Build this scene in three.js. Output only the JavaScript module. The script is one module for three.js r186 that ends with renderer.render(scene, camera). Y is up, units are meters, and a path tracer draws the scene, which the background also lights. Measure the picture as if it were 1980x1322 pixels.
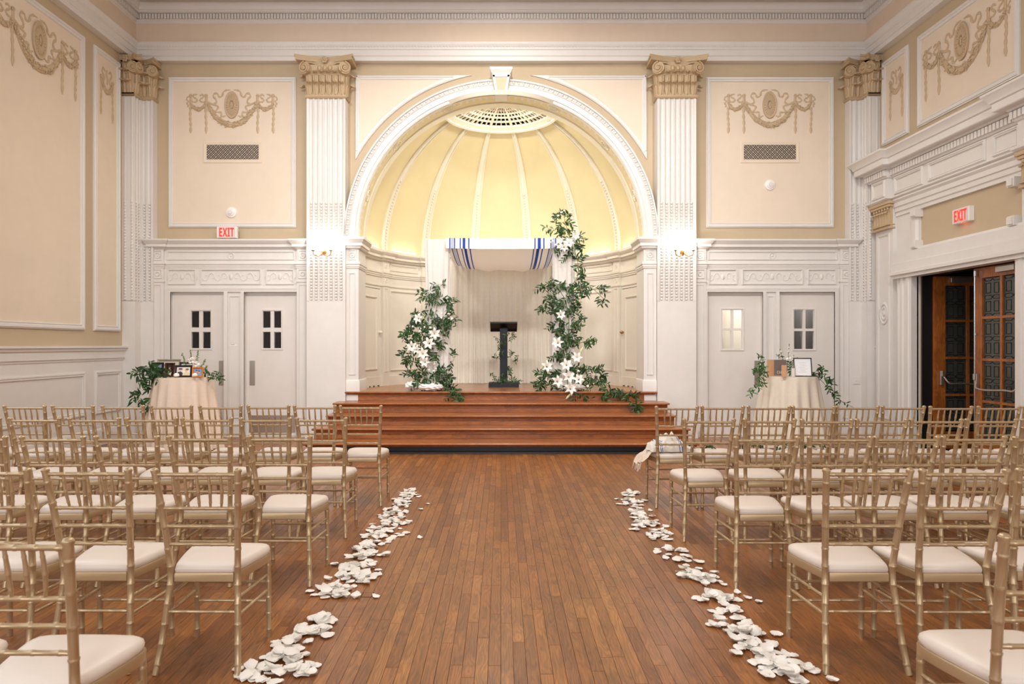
import * as THREE from 'three';
import { mergeGeometries, toCreasedNormals } from 'three/addons/utils/BufferGeometryUtils.js';
import { RoundedBoxGeometry } from 'three/addons/geometries/RoundedBoxGeometry.js';
import { RectAreaLightUniformsLib } from 'three/addons/lights/RectAreaLightUniformsLib.js';
import { FontLoader } from 'three/addons/loaders/FontLoader.js';
import { TextGeometry } from 'three/addons/geometries/TextGeometry.js';
import { createNoise2D, createNoise3D } from 'simplex-noise';

// ---------------------------------------------------------------- camera, sky, lights, exposure
// The hall: x across (0 = its axis), y up, z towards the camera; the end wall stands at z = -11.
const scene = new THREE.Scene();
const camera = new THREE.PerspectiveCamera(2 * Math.atan(661 / 1320) * 180 / Math.PI, 1980 / 1322, 0.05, 80);
camera.position.set(0, 1.47, 0);
camera.lookAt(0, 1.47, -10);
camera.setViewOffset(1980, 1322, 21, -6, 1980, 1322);
camera.focus = 6;
camera.userData.fStop = 4.5;
scene.background = new THREE.Color(0.62, 0.78, 1.0);
scene.backgroundIntensity = 1.0;
const renderer = new THREE.WebGLRenderer({ antialias: true });
renderer.toneMapping = THREE.LinearToneMapping;
renderer.toneMappingExposure = 1.36;
renderer.shadowMap.enabled = true;
RectAreaLightUniformsLib.init();
const DAY = new THREE.Color(0.92, 0.96, 1.0), WARM = new THREE.Color(1.0, 0.9, 0.78), COVE = new THREE.Color(1.0, 0.9, 0.7);
// daylight of the tall windows: three in the left wall beside the camera, three in the wall behind it
for (const Z of [6.1, 3.2, 0.3]) {
  const l = new THREE.RectAreaLight(DAY, 1.5, 1.7, 3.7);
  l.position.set(-5.84, 3.45, -Z); l.lookAt(0, 3.45, -Z); l.name = 'window_daylight'; scene.add(l);
}
for (const x of [-3.6, 0, 3.6]) {
  const l = new THREE.RectAreaLight(DAY, 4.6, 1.6, 3.6);
  l.position.set(x, 3.1, 4.38); l.lookAt(x, 3.1, -6); l.name = 'window_daylight'; scene.add(l);
}
const PANEL = 12, WASH = 34, BORDER = 165, SCONCE = 0.2, COVE_LIGHT = 8;   // strengths of the lamps, real and added, built further down

// ---------------------------------------------------------------- helpers
let seed = 7;
const rnd = () => { seed = (seed + 0x6d2b79f5) | 0; let t = Math.imul(seed ^ (seed >>> 15), 1 | seed); t = (t + Math.imul(t ^ (t >>> 7), 61 | t)) ^ t; return ((t ^ (t >>> 14)) >>> 0) / 4294967296; };
const rr = (a, b) => a + (b - a) * rnd();
const noise2 = createNoise2D(rnd), noise3 = createNoise3D(rnd);
const PI = Math.PI, V = (x, y, z) => new THREE.Vector3(x, y, z);
const lerp = (a, b, t) => a + (b - a) * t;
const taken = new Map();
function numbered(n) { const k = taken.get(n) || 0; taken.set(n, k + 1); return k ? n + '_' + String(k).padStart(3, '0') : n; }
// survey of the end wall, 120 units to the metre from its drawing: x from the axis, y above the floor
const wx = (p) => (p - 969) / 120, wy = (p) => 1.47 + (667 - p) / 120;
// a sighted point: bearing across, height reading and its distance from the tripod
const at = (px, py, Z) => V((px - 969) * Z / 1320, 1.47 + (667 - py) * Z / 1320, -Z);

function boxUV(g) {
  const p = g.attributes.position, n = g.attributes.normal, uv = new Float32Array(p.count * 2);
  for (let i = 0; i < p.count; i++) {
    const ax = Math.abs(n.getX(i)), ay = Math.abs(n.getY(i)), az = Math.abs(n.getZ(i));
    let u, v;
    if (ay >= ax && ay >= az) { u = p.getX(i); v = p.getZ(i); } else if (ax >= az) { u = p.getZ(i); v = p.getY(i); } else { u = p.getX(i); v = p.getY(i); }
    uv[2 * i] = u; uv[2 * i + 1] = v;
  }
  g.setAttribute('uv', new THREE.BufferAttribute(uv, 2));
}
function clean(g) {
  if (g.userData.clean) return g;
  let h = g.index ? g.toNonIndexed() : g;
  if (!h.attributes.normal) h.computeVertexNormals();
  if (!g.userData.uv || !h.attributes.uv) boxUV(h);
  for (const k of Object.keys(h.attributes)) if (!['position', 'normal', 'uv'].includes(k)) h.deleteAttribute(k);
  h.userData = { clean: true };
  return h;
}
function join(list) { list = [].concat(list).filter(Boolean).map(clean); if (list.length === 1) return list[0]; const g = mergeGeometries(list, false); g.userData = { clean: true }; return g; }
function mesh(name, geos, mat, parent) {
  const m = new THREE.Mesh(join(geos), mat);
  m.name = parent ? name : numbered(name); m.castShadow = m.receiveShadow = true;
  (parent || scene).add(m);
  return m;
}
function tag(o, label, category, group, kind) { if (label) o.userData.label = label; if (category) o.userData.category = category; if (group) o.userData.group = group; if (kind) o.userData.kind = kind; return o; }
function base(name, pos = [0, 0, 0], turn = 0, parent = scene) { const o = new THREE.Group(); o.name = parent === scene ? numbered(name) : name; o.position.set(...pos); o.rotation.y = turn; parent.add(o); return o; }
function thing(name, label, category, pos, turn, group) { return tag(base(name, pos, turn), label, category, group); }
function struct(name, label) { return tag(base(name), label, null, null, 'structure'); }

// solids
const box = (w, h, d, x = 0, y = 0, z = 0) => new THREE.BoxGeometry(w, h, d).translate(x, y, z);           // about its centre
const slab = (x0, x1, y0, y1, z0, z1) => box(x1 - x0, y1 - y0, z1 - z0, (x0 + x1) / 2, (y0 + y1) / 2, (z0 + z1) / 2);
function rbox(w, h, d, r, x = 0, y = 0, z = 0) { return new RoundedBoxGeometry(w, h, d, 2, r).translate(x, y, z); }
const bar8 = (w, h, d, b, x, y, z) => chamfer(w, h, d, b).translate(x, y, z);
function chamfer(w, h, d, b) {     // box whose top edges are bevelled (44 triangles at most)
  const X = w / 2, Z = d / 2, f = [[-X, 0, -Z], [X, 0, -Z], [X, 0, Z], [-X, 0, Z]].map((p) => [p[0], -h / 2, p[2]]), m = f.map((p) => [p[0], h / 2 - b, p[2]]), t = f.map((p) => [p[0] - Math.sign(p[0]) * b, h / 2, p[2] - Math.sign(p[2]) * b]);
  const v = [];
  const quad = (a, b2, c, d2) => v.push(...a, ...b2, ...c, ...a, ...c, ...d2);
  for (let i = 0; i < 4; i++) { const j = (i + 1) % 4; quad(f[j], f[i], m[i], m[j]); quad(m[j], m[i], t[i], t[j]); }
  quad(t[3], t[2], t[1], t[0]);
  const g = new THREE.BufferGeometry(); g.setAttribute('position', new THREE.Float32BufferAttribute(v, 3)); g.computeVertexNormals(); return g;
}
const RECT = (w, h) => [[-w / 2, -h / 2], [w / 2, -h / 2], [w / 2, h / 2], [-w / 2, h / 2]];
const ring = (n, r, ry = r, a0 = 0) => Array.from({ length: n }, (_, i) => [Math.cos(a0 + i / n * 2 * PI) * r, Math.sin(a0 + i / n * 2 * PI) * ry]);
// a skin over stations {p, s, n, k}: each profile point (a, b) lies at p + s*a*k + n*b*k
function loft(frames, prof, o = {}) {
  const grid = frames.map((f) => (f.prof || prof).map(([a, b]) => { const k = f.k ?? 1; return [0, 1, 2].map((i) => f.p[i] + f.s[i] * a * k + f.n[i] * b * k); }));
  const pos = [], uvs = [], F = frames.length, P = grid[0].length, nf = o.loop ? F : F - 1, np = o.open ? P - 1 : P;
  let run = 0; const len = [0];
  for (let i = 1; i <= nf; i++) { const a = frames[i - 1].p, b = frames[i % F].p; run += Math.hypot(a[0] - b[0], a[1] - b[1], a[2] - b[2]); len.push(run); }
  let acc = 0; const across = [0];
  for (let j = 1; j <= np; j++) { const a = grid[0][j - 1], b = grid[0][j % P]; acc += Math.hypot(a[0] - b[0], a[1] - b[1], a[2] - b[2]); across.push(acc); }
  const put = (i, j) => { pos.push(...grid[i % F][j % P]); uvs.push(across[j], len[i]); };
  for (let i = 0; i < nf; i++) for (let j = 0; j < np; j++) { put(i, j); put(i + 1, j); put(i + 1, j + 1); put(i, j); put(i + 1, j + 1); put(i, j + 1); }
  if (!o.loop && !o.open && !o.nocap) {
    for (const e of [0, F - 1]) {
      const tri = THREE.ShapeUtils.triangulateShape((frames[e].prof || prof).map(([a, b]) => new THREE.Vector2(a, b)), []);
      for (const t of tri) for (const j of t) { pos.push(...grid[e][j]); uvs.push(across[j], 0); }
    }
  }
  let g = new THREE.BufferGeometry();
  g.setAttribute('position', new THREE.Float32BufferAttribute(pos, 3)); g.setAttribute('uv', new THREE.Float32BufferAttribute(uvs, 2));
  g = toCreasedNormals(g, o.crease ?? 0.7);
  g.userData.uv = !!o.uv;
  return g;
}
// mitred moulding: path in a plane (a, b), profile (offset to the left of the path, height above the plane)
function sweep(path, prof, o = {}) {
  const map = o.map || ((a, b, h) => [a, h, b]), N = path.length, frames = [];
  const dir = (i, j) => { const d = [path[j][0] - path[i][0], path[j][1] - path[i][1]], l = Math.hypot(...d) || 1; return [d[0] / l, d[1] / l]; };
  for (let i = 0; i < N; i++) {
    const first = !o.loop && i === 0, last = !o.loop && i === N - 1;
    const d1 = first ? dir(0, 1) : dir((i + N - 1) % N, i), d2 = last ? d1 : dir(i, (i + 1) % N);
    const n1 = [-d1[1], d1[0]], n2 = [-d2[1], d2[0]];
    let m = [n1[0] + n2[0], n1[1] + n2[1]]; const q = m[0] * n1[0] + m[1] * n1[1]; m = q > 0.004 ? [m[0] / q, m[1] / q] : n1;
    frames.push({ q: path[i], m });
  }
  // rebuild with the map (bent walls included)
  const grid = frames.map((f) => prof.map(([off, h]) => map(f.q[0] + f.m[0] * off, f.q[1] + f.m[1] * off, h)));
  const pos = [], F = frames.length, P = prof.length, nf = o.loop ? F : F - 1, np = o.open ? P - 1 : P;
  const put = (i, j) => pos.push(...grid[i % F][j % P]);
  for (let i = 0; i < nf; i++) for (let j = 0; j < np; j++) { put(i, j); put(i + 1, j); put(i + 1, j + 1); put(i, j); put(i + 1, j + 1); put(i, j + 1); }
  if (!o.loop && !o.open) {
    const tri = THREE.ShapeUtils.triangulateShape(prof.map(([a, b]) => new THREE.Vector2(a, b)), []);
    for (const e of [0, F - 1]) for (const t of tri) for (const j of t) pos.push(...grid[e][j]);
  }
  let out = new THREE.BufferGeometry(); out.setAttribute('position', new THREE.Float32BufferAttribute(pos, 3));
  return toCreasedNormals(out, o.crease ?? 0.6);
}
const onBack = (z) => (a, b, h) => [a, b, z + h];
const onLeft = (x) => (a, b, h) => [x + h, b, -a];     // a = distance along the hall
const onRight = (x) => (a, b, h) => [x - h, b, -a];
const rectPath = (x0, x1, y0, y1) => [[x0, y0], [x0, y1], [x1, y1], [x1, y0]];   // clockwise: left of the path is outside, so offsets below 0 run inwards
// raised frame moulding about a rectangle, width w running inwards from the outer edge
const FRAME = (w, d) => [[0, 0], [0, d * 0.55], [-w * 0.12, d * 0.6], [-w * 0.2, d], [-w * 0.5, d], [-w * 0.58, d * 0.62], [-w * 0.72, d * 0.55], [-w * 0.82, d * 0.8], [-w * 0.95, d * 0.7], [-w, d * 0.25], [-w, 0]];
const frame = (x0, x1, y0, y1, w, d, map) => sweep(rectPath(x0, x1, y0, y1), FRAME(w, d), { loop: true, map });
const plate = (x0, x1, y0, y1, t, map) => { const q = [[x0, y0], [x1, y0], [x1, y1], [x0, y1]]; return loft(q.map(([a, b]) => { const p0 = map(a, b, 0), p1 = map(a, b, t); return { p: p0, s: [p1[0] - p0[0], p1[1] - p0[1], p1[2] - p0[2]], n: [0, 0, 0] }; }), [[0, 0], [1, 0]], { loop: true, open: true }); };
function plateSolid(x0, x1, y0, y1, t, map) { // a flat piece on a wall, sides and face
  const c = [[x0, y0], [x1, y0], [x1, y1], [x0, y1]], b = c.map(([a, d]) => map(a, d, 0)), f = c.map(([a, d]) => map(a, d, t)), v = [];
  const quad = (p, q, r, s) => v.push(...p, ...q, ...r, ...p, ...r, ...s);
  quad(f[0], f[1], f[2], f[3]); for (let i = 0; i < 4; i++) quad(b[i], b[(i + 1) % 4], f[(i + 1) % 4], f[i]);
  const g = new THREE.BufferGeometry(); g.setAttribute('position', new THREE.Float32BufferAttribute(v, 3)); g.computeVertexNormals(); return g;
}
// round bar through points with radius r(t)
function rod(pts, r, sides = 8, steps = 0, flat = 1) {
  const c = pts.length > 2 || steps ? new THREE.CatmullRomCurve3(pts, false, 'centripetal') : null;
  const n = c ? (steps || pts.length * 6) : 1, fr = [];
  let s = null;
  for (let i = 0; i <= n; i++) {
    const t = i / n, p = c ? c.getPoint(t) : pts[i], d = c ? c.getTangent(t) : pts[1].clone().sub(pts[0]).normalize();
    if (!s) { s = flat !== 1 ? V(0, 0, 1).cross(d).normalize() : Math.abs(d.y) < 0.9 ? V(0, 1, 0).cross(d).normalize() : V(1, 0, 0); }
    s = s.clone().sub(d.clone().multiplyScalar(s.dot(d))).normalize();
    const nn = d.clone().cross(s).normalize();
    fr.push({ p: p.toArray(), s: s.toArray(), n: nn.toArray(), k: typeof r === 'function' ? r(t) : r });
  }
  return loft(fr, ring(sides, 1, flat), { crease: 1.2 });
}
function lathe(pts, seg = 20) { const g = new THREE.LatheGeometry(pts.map(([x, y]) => new THREE.Vector2(x, y)), seg); return toCreasedNormals(g.index ? g.toNonIndexed() : g, 0.7); }
const ball = (r, x, y, z, sx = 1, sy = 1, sz = 1, w = 8, h = 6) => new THREE.SphereGeometry(r, w, h).scale(sx, sy, sz).translate(x, y, z);
function extrude(shape, depth, o = {}) { return toCreasedNormals(new THREE.ExtrudeGeometry(shape, { depth, bevelEnabled: false, curveSegments: 24, ...o }), 0.6); }
const poly = (pts) => new THREE.Shape(pts.map(([x, y]) => new THREE.Vector2(x, y)));
const hole = (pts) => new THREE.Path(pts.map(([x, y]) => new THREE.Vector2(x, y)));
const M4 = () => new THREE.Matrix4();
function turnFaces(g) { for (const k of Object.keys(g.attributes)) { const t = g.attributes[k], n = t.itemSize, r = t.array; for (let i = 0; i < t.count; i += 3) for (let j = 0; j < n; j++) { const q = r[(i + 1) * n + j]; r[(i + 1) * n + j] = r[(i + 2) * n + j]; r[(i + 2) * n + j] = q; } } return g; }
function flipX(g) { g = join(g).clone(); g.userData = { clean: true }; const p = g.attributes.position, n = g.attributes.normal; for (let i = 0; i < p.count; i++) { p.setX(i, -p.getX(i)); n.setX(i, -n.getX(i)); } return turnFaces(g); }

// ---------------------------------------------------------------- textures and materials
function tex(w, h, f, o = {}) {
  const d = new Uint8Array(w * h * 4);
  for (let y = 0; y < h; y++) for (let x = 0; x < w; x++) { const c = f(x / w, y / h); const k = 4 * (y * w + x); for (let i = 0; i < 3; i++) d[k + i] = Math.max(0, Math.min(255, c[i])); d[k + 3] = 255; }
  const t = new THREE.DataTexture(d, w, h); t.wrapS = t.wrapT = THREE.RepeatWrapping; t.magFilter = THREE.LinearFilter; t.minFilter = THREE.LinearMipmapLinearFilter;
  if (o.srgb !== false) t.colorSpace = THREE.SRGBColorSpace;
  if (o.repeat) t.repeat.set(...o.repeat);
  t.needsUpdate = true; return t;
}
// noise that closes on itself over the tile
function tile(u, v, fu, fv, s = 0) { const a = u * 2 * PI, b = v * 2 * PI, ru = fu / (2 * PI), rv = fv / (2 * PI); return (noise3(Math.cos(a) * ru + s, Math.sin(a) * ru, Math.cos(b) * rv) + noise3(Math.cos(b) * rv + 9.1 + s, Math.sin(b) * rv, Math.sin(a) * ru)) * 0.5; }
const plaster = tex(256, 256, (u, v) => { const n = 0.6 * tile(u, v, 4, 4) + 0.4 * tile(u, v, 14, 14, 5); const c = 249 + 6 * n; return [c, c - 0.6 - 0.8 * n, c - 1.2]; }, { repeat: [0.4, 0.4] });
const plasterBump = tex(256, 256, (u, v) => { const n = tile(u, v, 30, 30) * 0.6 + tile(u, v, 9, 9, 3) * 0.4; const c = 128 + 100 * n; return [c, c, c]; }, { srgb: false, repeat: [1.2, 1.2] });
const oak = tex(512, 1024, (u, v) => {       // 0.5 m across, 2 m along
  const warp = 0.9 * tile(u, v, 5, 3) + 0.35 * tile(u, v, 12, 9, 2);
  const cath = Math.abs(((u * 14 + warp * 3.2) % 1 + 1) % 1 - 0.5) * 2;
  const streak = tile(u, v, 90, 5, 4) * 0.55 + tile(u, v, 190, 14, 8) * 0.45;
  const pore = tile(u, v, 150, 26, 12); const dark = pore > 0.42 ? (pore - 0.42) * 1.6 : 0;
  const t = 0.52 + 0.3 * (cath - 0.5) + 0.34 * streak + 0.2 * tile(u, v, 3, 6, 20) - dark;
  const k = Math.max(0, Math.min(1, t));
  return [lerp(106, 206, k), lerp(69, 144, k), lerp(35, 79, k)];
}, { repeat: [2, 0.5] });
const weave = tex(128, 128, (u, v) => { const c = 246 + 6 * Math.sin(u * 2 * PI * 32) * Math.sin(v * 2 * PI * 32) + 3 * tile(u, v, 5, 5); return [c, c, c]; }, { repeat: [4, 4] });
const std = (color, roughness, o = {}) => new THREE.MeshStandardMaterial({ color, roughness, ...o });
const phys = (color, roughness, o = {}) => new THREE.MeshPhysicalMaterial({ color, roughness, ...o });
const paint = (c, r = 0.55) => std(c, r, { map: plaster, bumpMap: plasterBump, bumpScale: 0.0008 });
const M = {
  white: paint('#eae6e1', 0.42), tan: paint('#cbb798', 0.6), peach: paint('#efdfca', 0.62), friezePeach: paint('#ead6c0', 0.62),
  ceiling: paint('#d9d2cb', 0.7), gilt: paint('#cbb28e', 0.5), relief: paint('#d0b897', 0.6), yellow: paint('#eadcb0', 0.6), rib: paint('#f2ecd9', 0.5), apse: paint('#efe8da', 0.5),
  doorWhite: paint('#e8e2dc', 0.38), black: std('#0a0a0c', 0.5), navyBlack: std('#10131b', 0.38), blackPaper: std('#15120f', 0.75),
  steel: std('#b9b3ab', 0.35, { metalness: 0.85 }), chrome: std('#c9cacb', 0.2, { metalness: 1 }), brass: std('#b98a45', 0.3, { metalness: 0.95 }),
  sub: std('#2c170c', 0.9), gold: std('#c6ad88', 0.33, { metalness: 0.58 }), cushion: phys('#ecdfd2', 0.42, { sheen: 0.2, sheenRoughness: 0.5 }),
  glass: phys('#ffffff', 0.03, { transmission: 1, thickness: 0, ior: 1.5 }), leadGlass: phys('#7d8077', 0.16, { transmission: 0.75, thickness: 0, ior: 1.5 }), lead: std('#23221f', 0.5, { metalness: 0.4 }),
  doorWood: std('#ffdab2', 0.34, { map: oak }), dark: std('#1b1917', 0.8),
  sheer: phys('#f6f1ea', 0.9, { map: weave, transmission: 0.12, thickness: 0 }), curtain: phys('#f8f2e6', 0.9, { map: weave, transmission: 0.06, thickness: 0 }), tulle: phys('#fbf8f4', 0.85, { map: weave }),
  linen: phys('#f0dcc8', 0.8, { map: weave, sheen: 0.25, sheenRoughness: 0.6 }), ivoryLinen: phys('#ece1cf', 0.8, { map: weave, sheen: 0.25, sheenRoughness: 0.6 }),
  petal: phys('#fdf8ef', 0.7, { sheen: 0.3 }), lily: phys('#fbf8f1', 0.6, { transmission: 0.12, thickness: 0 }), stamen: std('#b8862e', 0.7), bud: std('#d9dfa8', 0.6),
  stem: std('#55652f', 0.6), leafA: phys('#254c1e', 0.42, { transmission: 0.1, thickness: 0 }), leafB: phys('#335f26', 0.45, { transmission: 0.12, thickness: 0 }), leafC: phys('#1a3818', 0.4, { transmission: 0.08, thickness: 0 }), leafPale: phys('#8fa878', 0.55, { transmission: 0.15, thickness: 0 }),
};
const LEAVES = [M.leafA, M.leafB, M.leafC];
const plankMats = [['#f2dfcd', 0.34], ['#e2ccb8', 0.38], ['#fff0da', 0.36], ['#d6bfaa', 0.4], ['#f6dfc4', 0.32], ['#e8cfb6', 0.36]].map(([c, r]) => phys(c, r, { map: oak, clearcoat: 0.25, clearcoatRoughness: 0.22 }));
const stepMats = ['#f4d2bb', '#ffdcc4', '#e9c4ac'].map((c) => phys(c, 0.33, { map: oak, clearcoat: 0.3, clearcoatRoughness: 0.2 }));
// ---------------------------------------------------------------- floor
const HALF = 5.93, END = 11, FRONT = -4.5;      // half width, distance of the end wall, of the wall behind the camera
function plankGeo(w, h, len, ou, ov) {          // board lying along z, top at y = 0, grain along its length
  const g = chamfer(w, h, len, 0.0011).translate(0, -h / 2, 0), p = g.attributes.position, uv = new Float32Array(p.count * 2);
  for (let i = 0; i < p.count; i++) { uv[2 * i] = p.getX(i) + ou + p.getY(i); uv[2 * i + 1] = p.getZ(i) + ov; }
  g.setAttribute('uv', new THREE.BufferAttribute(uv, 2)); g.userData.uv = true; return clean(g);
}
const floor = tag(struct('floor', 'narrow reddish oak strip floor with a satin finish'), null);
mesh('subfloor', slab(-HALF - 0.2, HALF + 0.2, -0.2, -0.017, -END - 0.2, -FRONT + 0.2), M.sub, floor);
{
  const PITCH = 0.0585, LENS = [0.45, 0.6, 0.75, 0.9, 1.1, 1.3, 1.55, 1.8], geos = LENS.map((l) => [0, 1, 2, 3].map((k) => plankGeo(PITCH - 0.0009, 0.016, l - 0.0012, k * 0.127 + l, k * 0.613 + l * 1.7)));
  const all = [], n = Math.floor(2 * HALF / PITCH);
  for (let i = 0; i < n; i++) {
    const x = -HALF + PITCH * (i + 0.5) + 0.02; let z = -FRONT + rr(-1.2, 0);
    while (z > -END + 0.02) {
      let k = Math.floor(rnd() * LENS.length), l = LENS[k];
      const zc = z - l / 2, v = Math.floor(rnd() * 4), m = Math.floor(rnd() * 6), Z = -zc;
      const seen = Z > 2.7 && Z < 9.1 && x > -1.25 && x < 1.5 ? l / (Z * Z) : 0;
      all.push({ k, v, m, x, zc, seen }); z -= l;
    }
  }
  const order = all.map((_, i) => i).sort((a, b) => all[b].seen - all[a].seen), near = new Set(order.slice(0, 298));
  const far = plankMats.map(() => []);
  all.forEach((q, i) => {
    const g = geos[q.k][q.v];
    if (near.has(i)) { const m = new THREE.Mesh(g, plankMats[q.m]); m.name = 'plank'; m.position.set(q.x, 0, q.zc); m.castShadow = m.receiveShadow = true; floor.add(m); }
    else { const h = g.clone().translate(q.x, 0, q.zc); h.userData = { clean: true }; far[q.m].push(h); }
  });
  far.forEach((l, i) => { mesh('planks', l, plankMats[i], floor).userData.kind = 'stuff'; });
}

mesh('floor_patch', [slab(-0.82, -0.755, -0.01, 0.0006, -4.06, -3.98)], M.sub, floor); mesh('floor_patch', [slab(-0.816, -0.76, -0.01, 0.0012, -4.056, -3.986)], plankMats[3], floor);

// ---------------------------------------------------------------- ceiling, walls and entablature
const ceiling = struct('ceiling', 'pale grey plaster ceiling with a moulded border');
mesh('slab', slab(-HALF - 0.3, HALF + 0.3, 6.88, 7.1, -END - 0.3, -FRONT + 0.3), M.ceiling, ceiling);
const room = [[-HALF, -FRONT], [-HALF, -END], [HALF, -END], [HALF, -FRONT]];
mesh('border_moulding', sweep(room, [[0.36, 6.885], [0.36, 6.85], [0.4, 6.835], [0.46, 6.835], [0.5, 6.82], [0.62, 6.82], [0.66, 6.84], [0.66, 6.885]]), M.ceiling, ceiling);
const ent = struct('trim_1', 'white entablature with dentil cornice running round the top of the hall');
mesh('architrave', sweep(room, [[0, 6.0], [0.12, 6.0], [0.12, 6.07], [0.132, 6.075], [0.132, 6.165], [0.145, 6.172], [0.145, 6.21], [0.155, 6.222], [0.175, 6.255], [0.175, 6.28], [0.1, 6.285], [0, 6.285]]), M.white, ent);
mesh('frieze', sweep(room, [[0, 6.28], [0.1, 6.28], [0.1, 6.6], [0, 6.6]]), M.friezePeach, ent);
mesh('bed_moulding', sweep(room, [[0, 6.595], [0.104, 6.595], [0.118, 6.61], [0.118, 6.63], [0.13, 6.64], [0.13, 6.645], [0.135, 6.735], [0.17, 6.74], [0.17, 6.752], [0, 6.76]]), M.white, ent);
mesh('crown', sweep(room, [[0, 6.745], [0.185, 6.745], [0.185, 6.775], [0.2, 6.782], [0.205, 6.81], [0.222, 6.838], [0.245, 6.85], [0.245, 6.878], [0, 6.878]]), M.white, ent);
{
  const d = [], w = 0.031, b = 0.0485, cell = (x, z, turn) => { const g = box(w, 0.075, 0.038, 0, 6.69, 0.15); g.rotateY(turn); g.translate(x, 0, z); d.push(g); };
  for (let x = -HALF + 0.16; x < HALF - 0.15; x += b) cell(x, -END, 0);
  for (let z = -END + 0.16; z < -5; z += b) { cell(-HALF, z, PI / 2); cell(HALF, z, -PI / 2); }
  mesh('dentils', d, M.white, ent).userData.kind = 'stuff';
  const beads = [];
  for (let x = -HALF + 0.18; x < HALF - 0.16; x += 0.05) beads.push(ball(0.011, x, 6.214, -END + 0.147, 1.7, 1, 0.8, 5, 4));
  mesh('beading', beads, M.white, ent).userData.kind = 'stuff';
}
// end wall: openings for the arch and four doors
const doors = [[334.5, 437], [475.5, 577.5], [1364.5, 1471.5], [1503, 1609.5]], DOOR_TOP = wy(565);
const ARCH_Y = 3.185, ARCH_R = 2.265, arcPts = (r, y, a0, a1, n) => Array.from({ length: n + 1 }, (_, i) => { const a = lerp(a0, a1, i / n); return [Math.cos(a) * r, y + Math.sin(a) * r]; });
const wallBack = struct('wall_back', 'tan end wall with cream moulded panels about the great arch');
{
  const s = poly([[-HALF - 0.3, 0], [HALF + 0.3, 0], [HALF + 0.3, 6.9], [-HALF - 0.3, 6.9]]);
  s.holes.push(hole([[ARCH_R + 0.03, 0.68], ...arcPts(ARCH_R + 0.03, ARCH_Y, 0, PI, 48), [-ARCH_R - 0.03, 0.68]]));
  for (const [a, b] of doors) s.holes.push(hole([[wx(a), 0.005], [wx(b), 0.005], [wx(b), DOOR_TOP], [wx(a), DOOR_TOP]]));
  mesh('plaster', extrude(s, 0.2).translate(0, 0, -END - 0.2), M.tan, wallBack);
}
const backMap = onBack(-END);
for (const sgn of [-1, 1]) {
  const [a, b] = sgn < 0 ? [wx(327), wx(573)] : [wx(1365), wx(1611)];
  mesh('panel_field', plateSolid(a + 0.04, b - 0.04, 3.4, 5.74, 0.008, backMap), M.peach, wallBack);
  mesh('panel_moulding', frame(a, b, wy(440), wy(150), 0.075, 0.035, backMap), M.white, wallBack);
  // spandrel panel beside the arch
  const R = 2.665, X0 = wx(688), Y1 = wy(146.5), a1 = Math.asin((Y1 - ARCH_Y) / R), a0 = Math.acos(-X0 / R);
  let path = [...arcPts(R, ARCH_Y, a0, a1, 28).map(([x, y]) => [-x, y])]; path.push([X0, Y1]);
  path = path.map(([x, y]) => [x * -sgn, y]);
  if (sgn < 0) path.reverse();
  mesh('spandrel_field', extrude(poly(path), 0.008).translate(0, 0, -END), M.peach, wallBack);
  const d = 0.035, prof = [[-0.004, 0], [-0.004, d * 0.6], [0.012, d], [0.03, d], [0.036, d * 0.6], [0.055, d * 0.7], [0.07, d * 0.3], [0.07, 0]], flip = (k) => prof.map(([o, h]) => [k * o, h]);
  const RO = R + 0.068, e1 = Math.asin((Y1 - ARCH_Y) / RO), e0 = Math.acos(-X0 / RO), on = (r, q) => [sgn * Math.cos(q) * r, ARCH_Y + Math.sin(q) * r];
  const arcSide = Array.from({ length: 41 }, (_, i) => on(R, lerp(e0, e1, i / 40))), tip = (q0, q1, c) => { const p = [...Array.from({ length: 7 }, (_, i) => on(R, lerp(q0, q1, i / 6))), c]; return extrude(poly(sgn > 0 ? p : p.reverse()), 0.022).translate(0, 0, -END); };
  mesh('spandrel_moulding', [sweep(arcSide, flip(-sgn), { map: backMap }), sweep([[sgn * -X0, Y1], on(RO, e1)], flip(sgn).map(([o, h]) => [-Math.abs(o) * sgn * sgn * (sgn > 0 ? -1 : 1), h]), { map: backMap }), sweep([[sgn * -X0, Y1], on(RO, e0)], flip(-sgn), { map: backMap }), tip(e1, a1, on(RO, e1)), tip(e0, a0, on(RO, e0))], M.white, wallBack);
}
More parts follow.
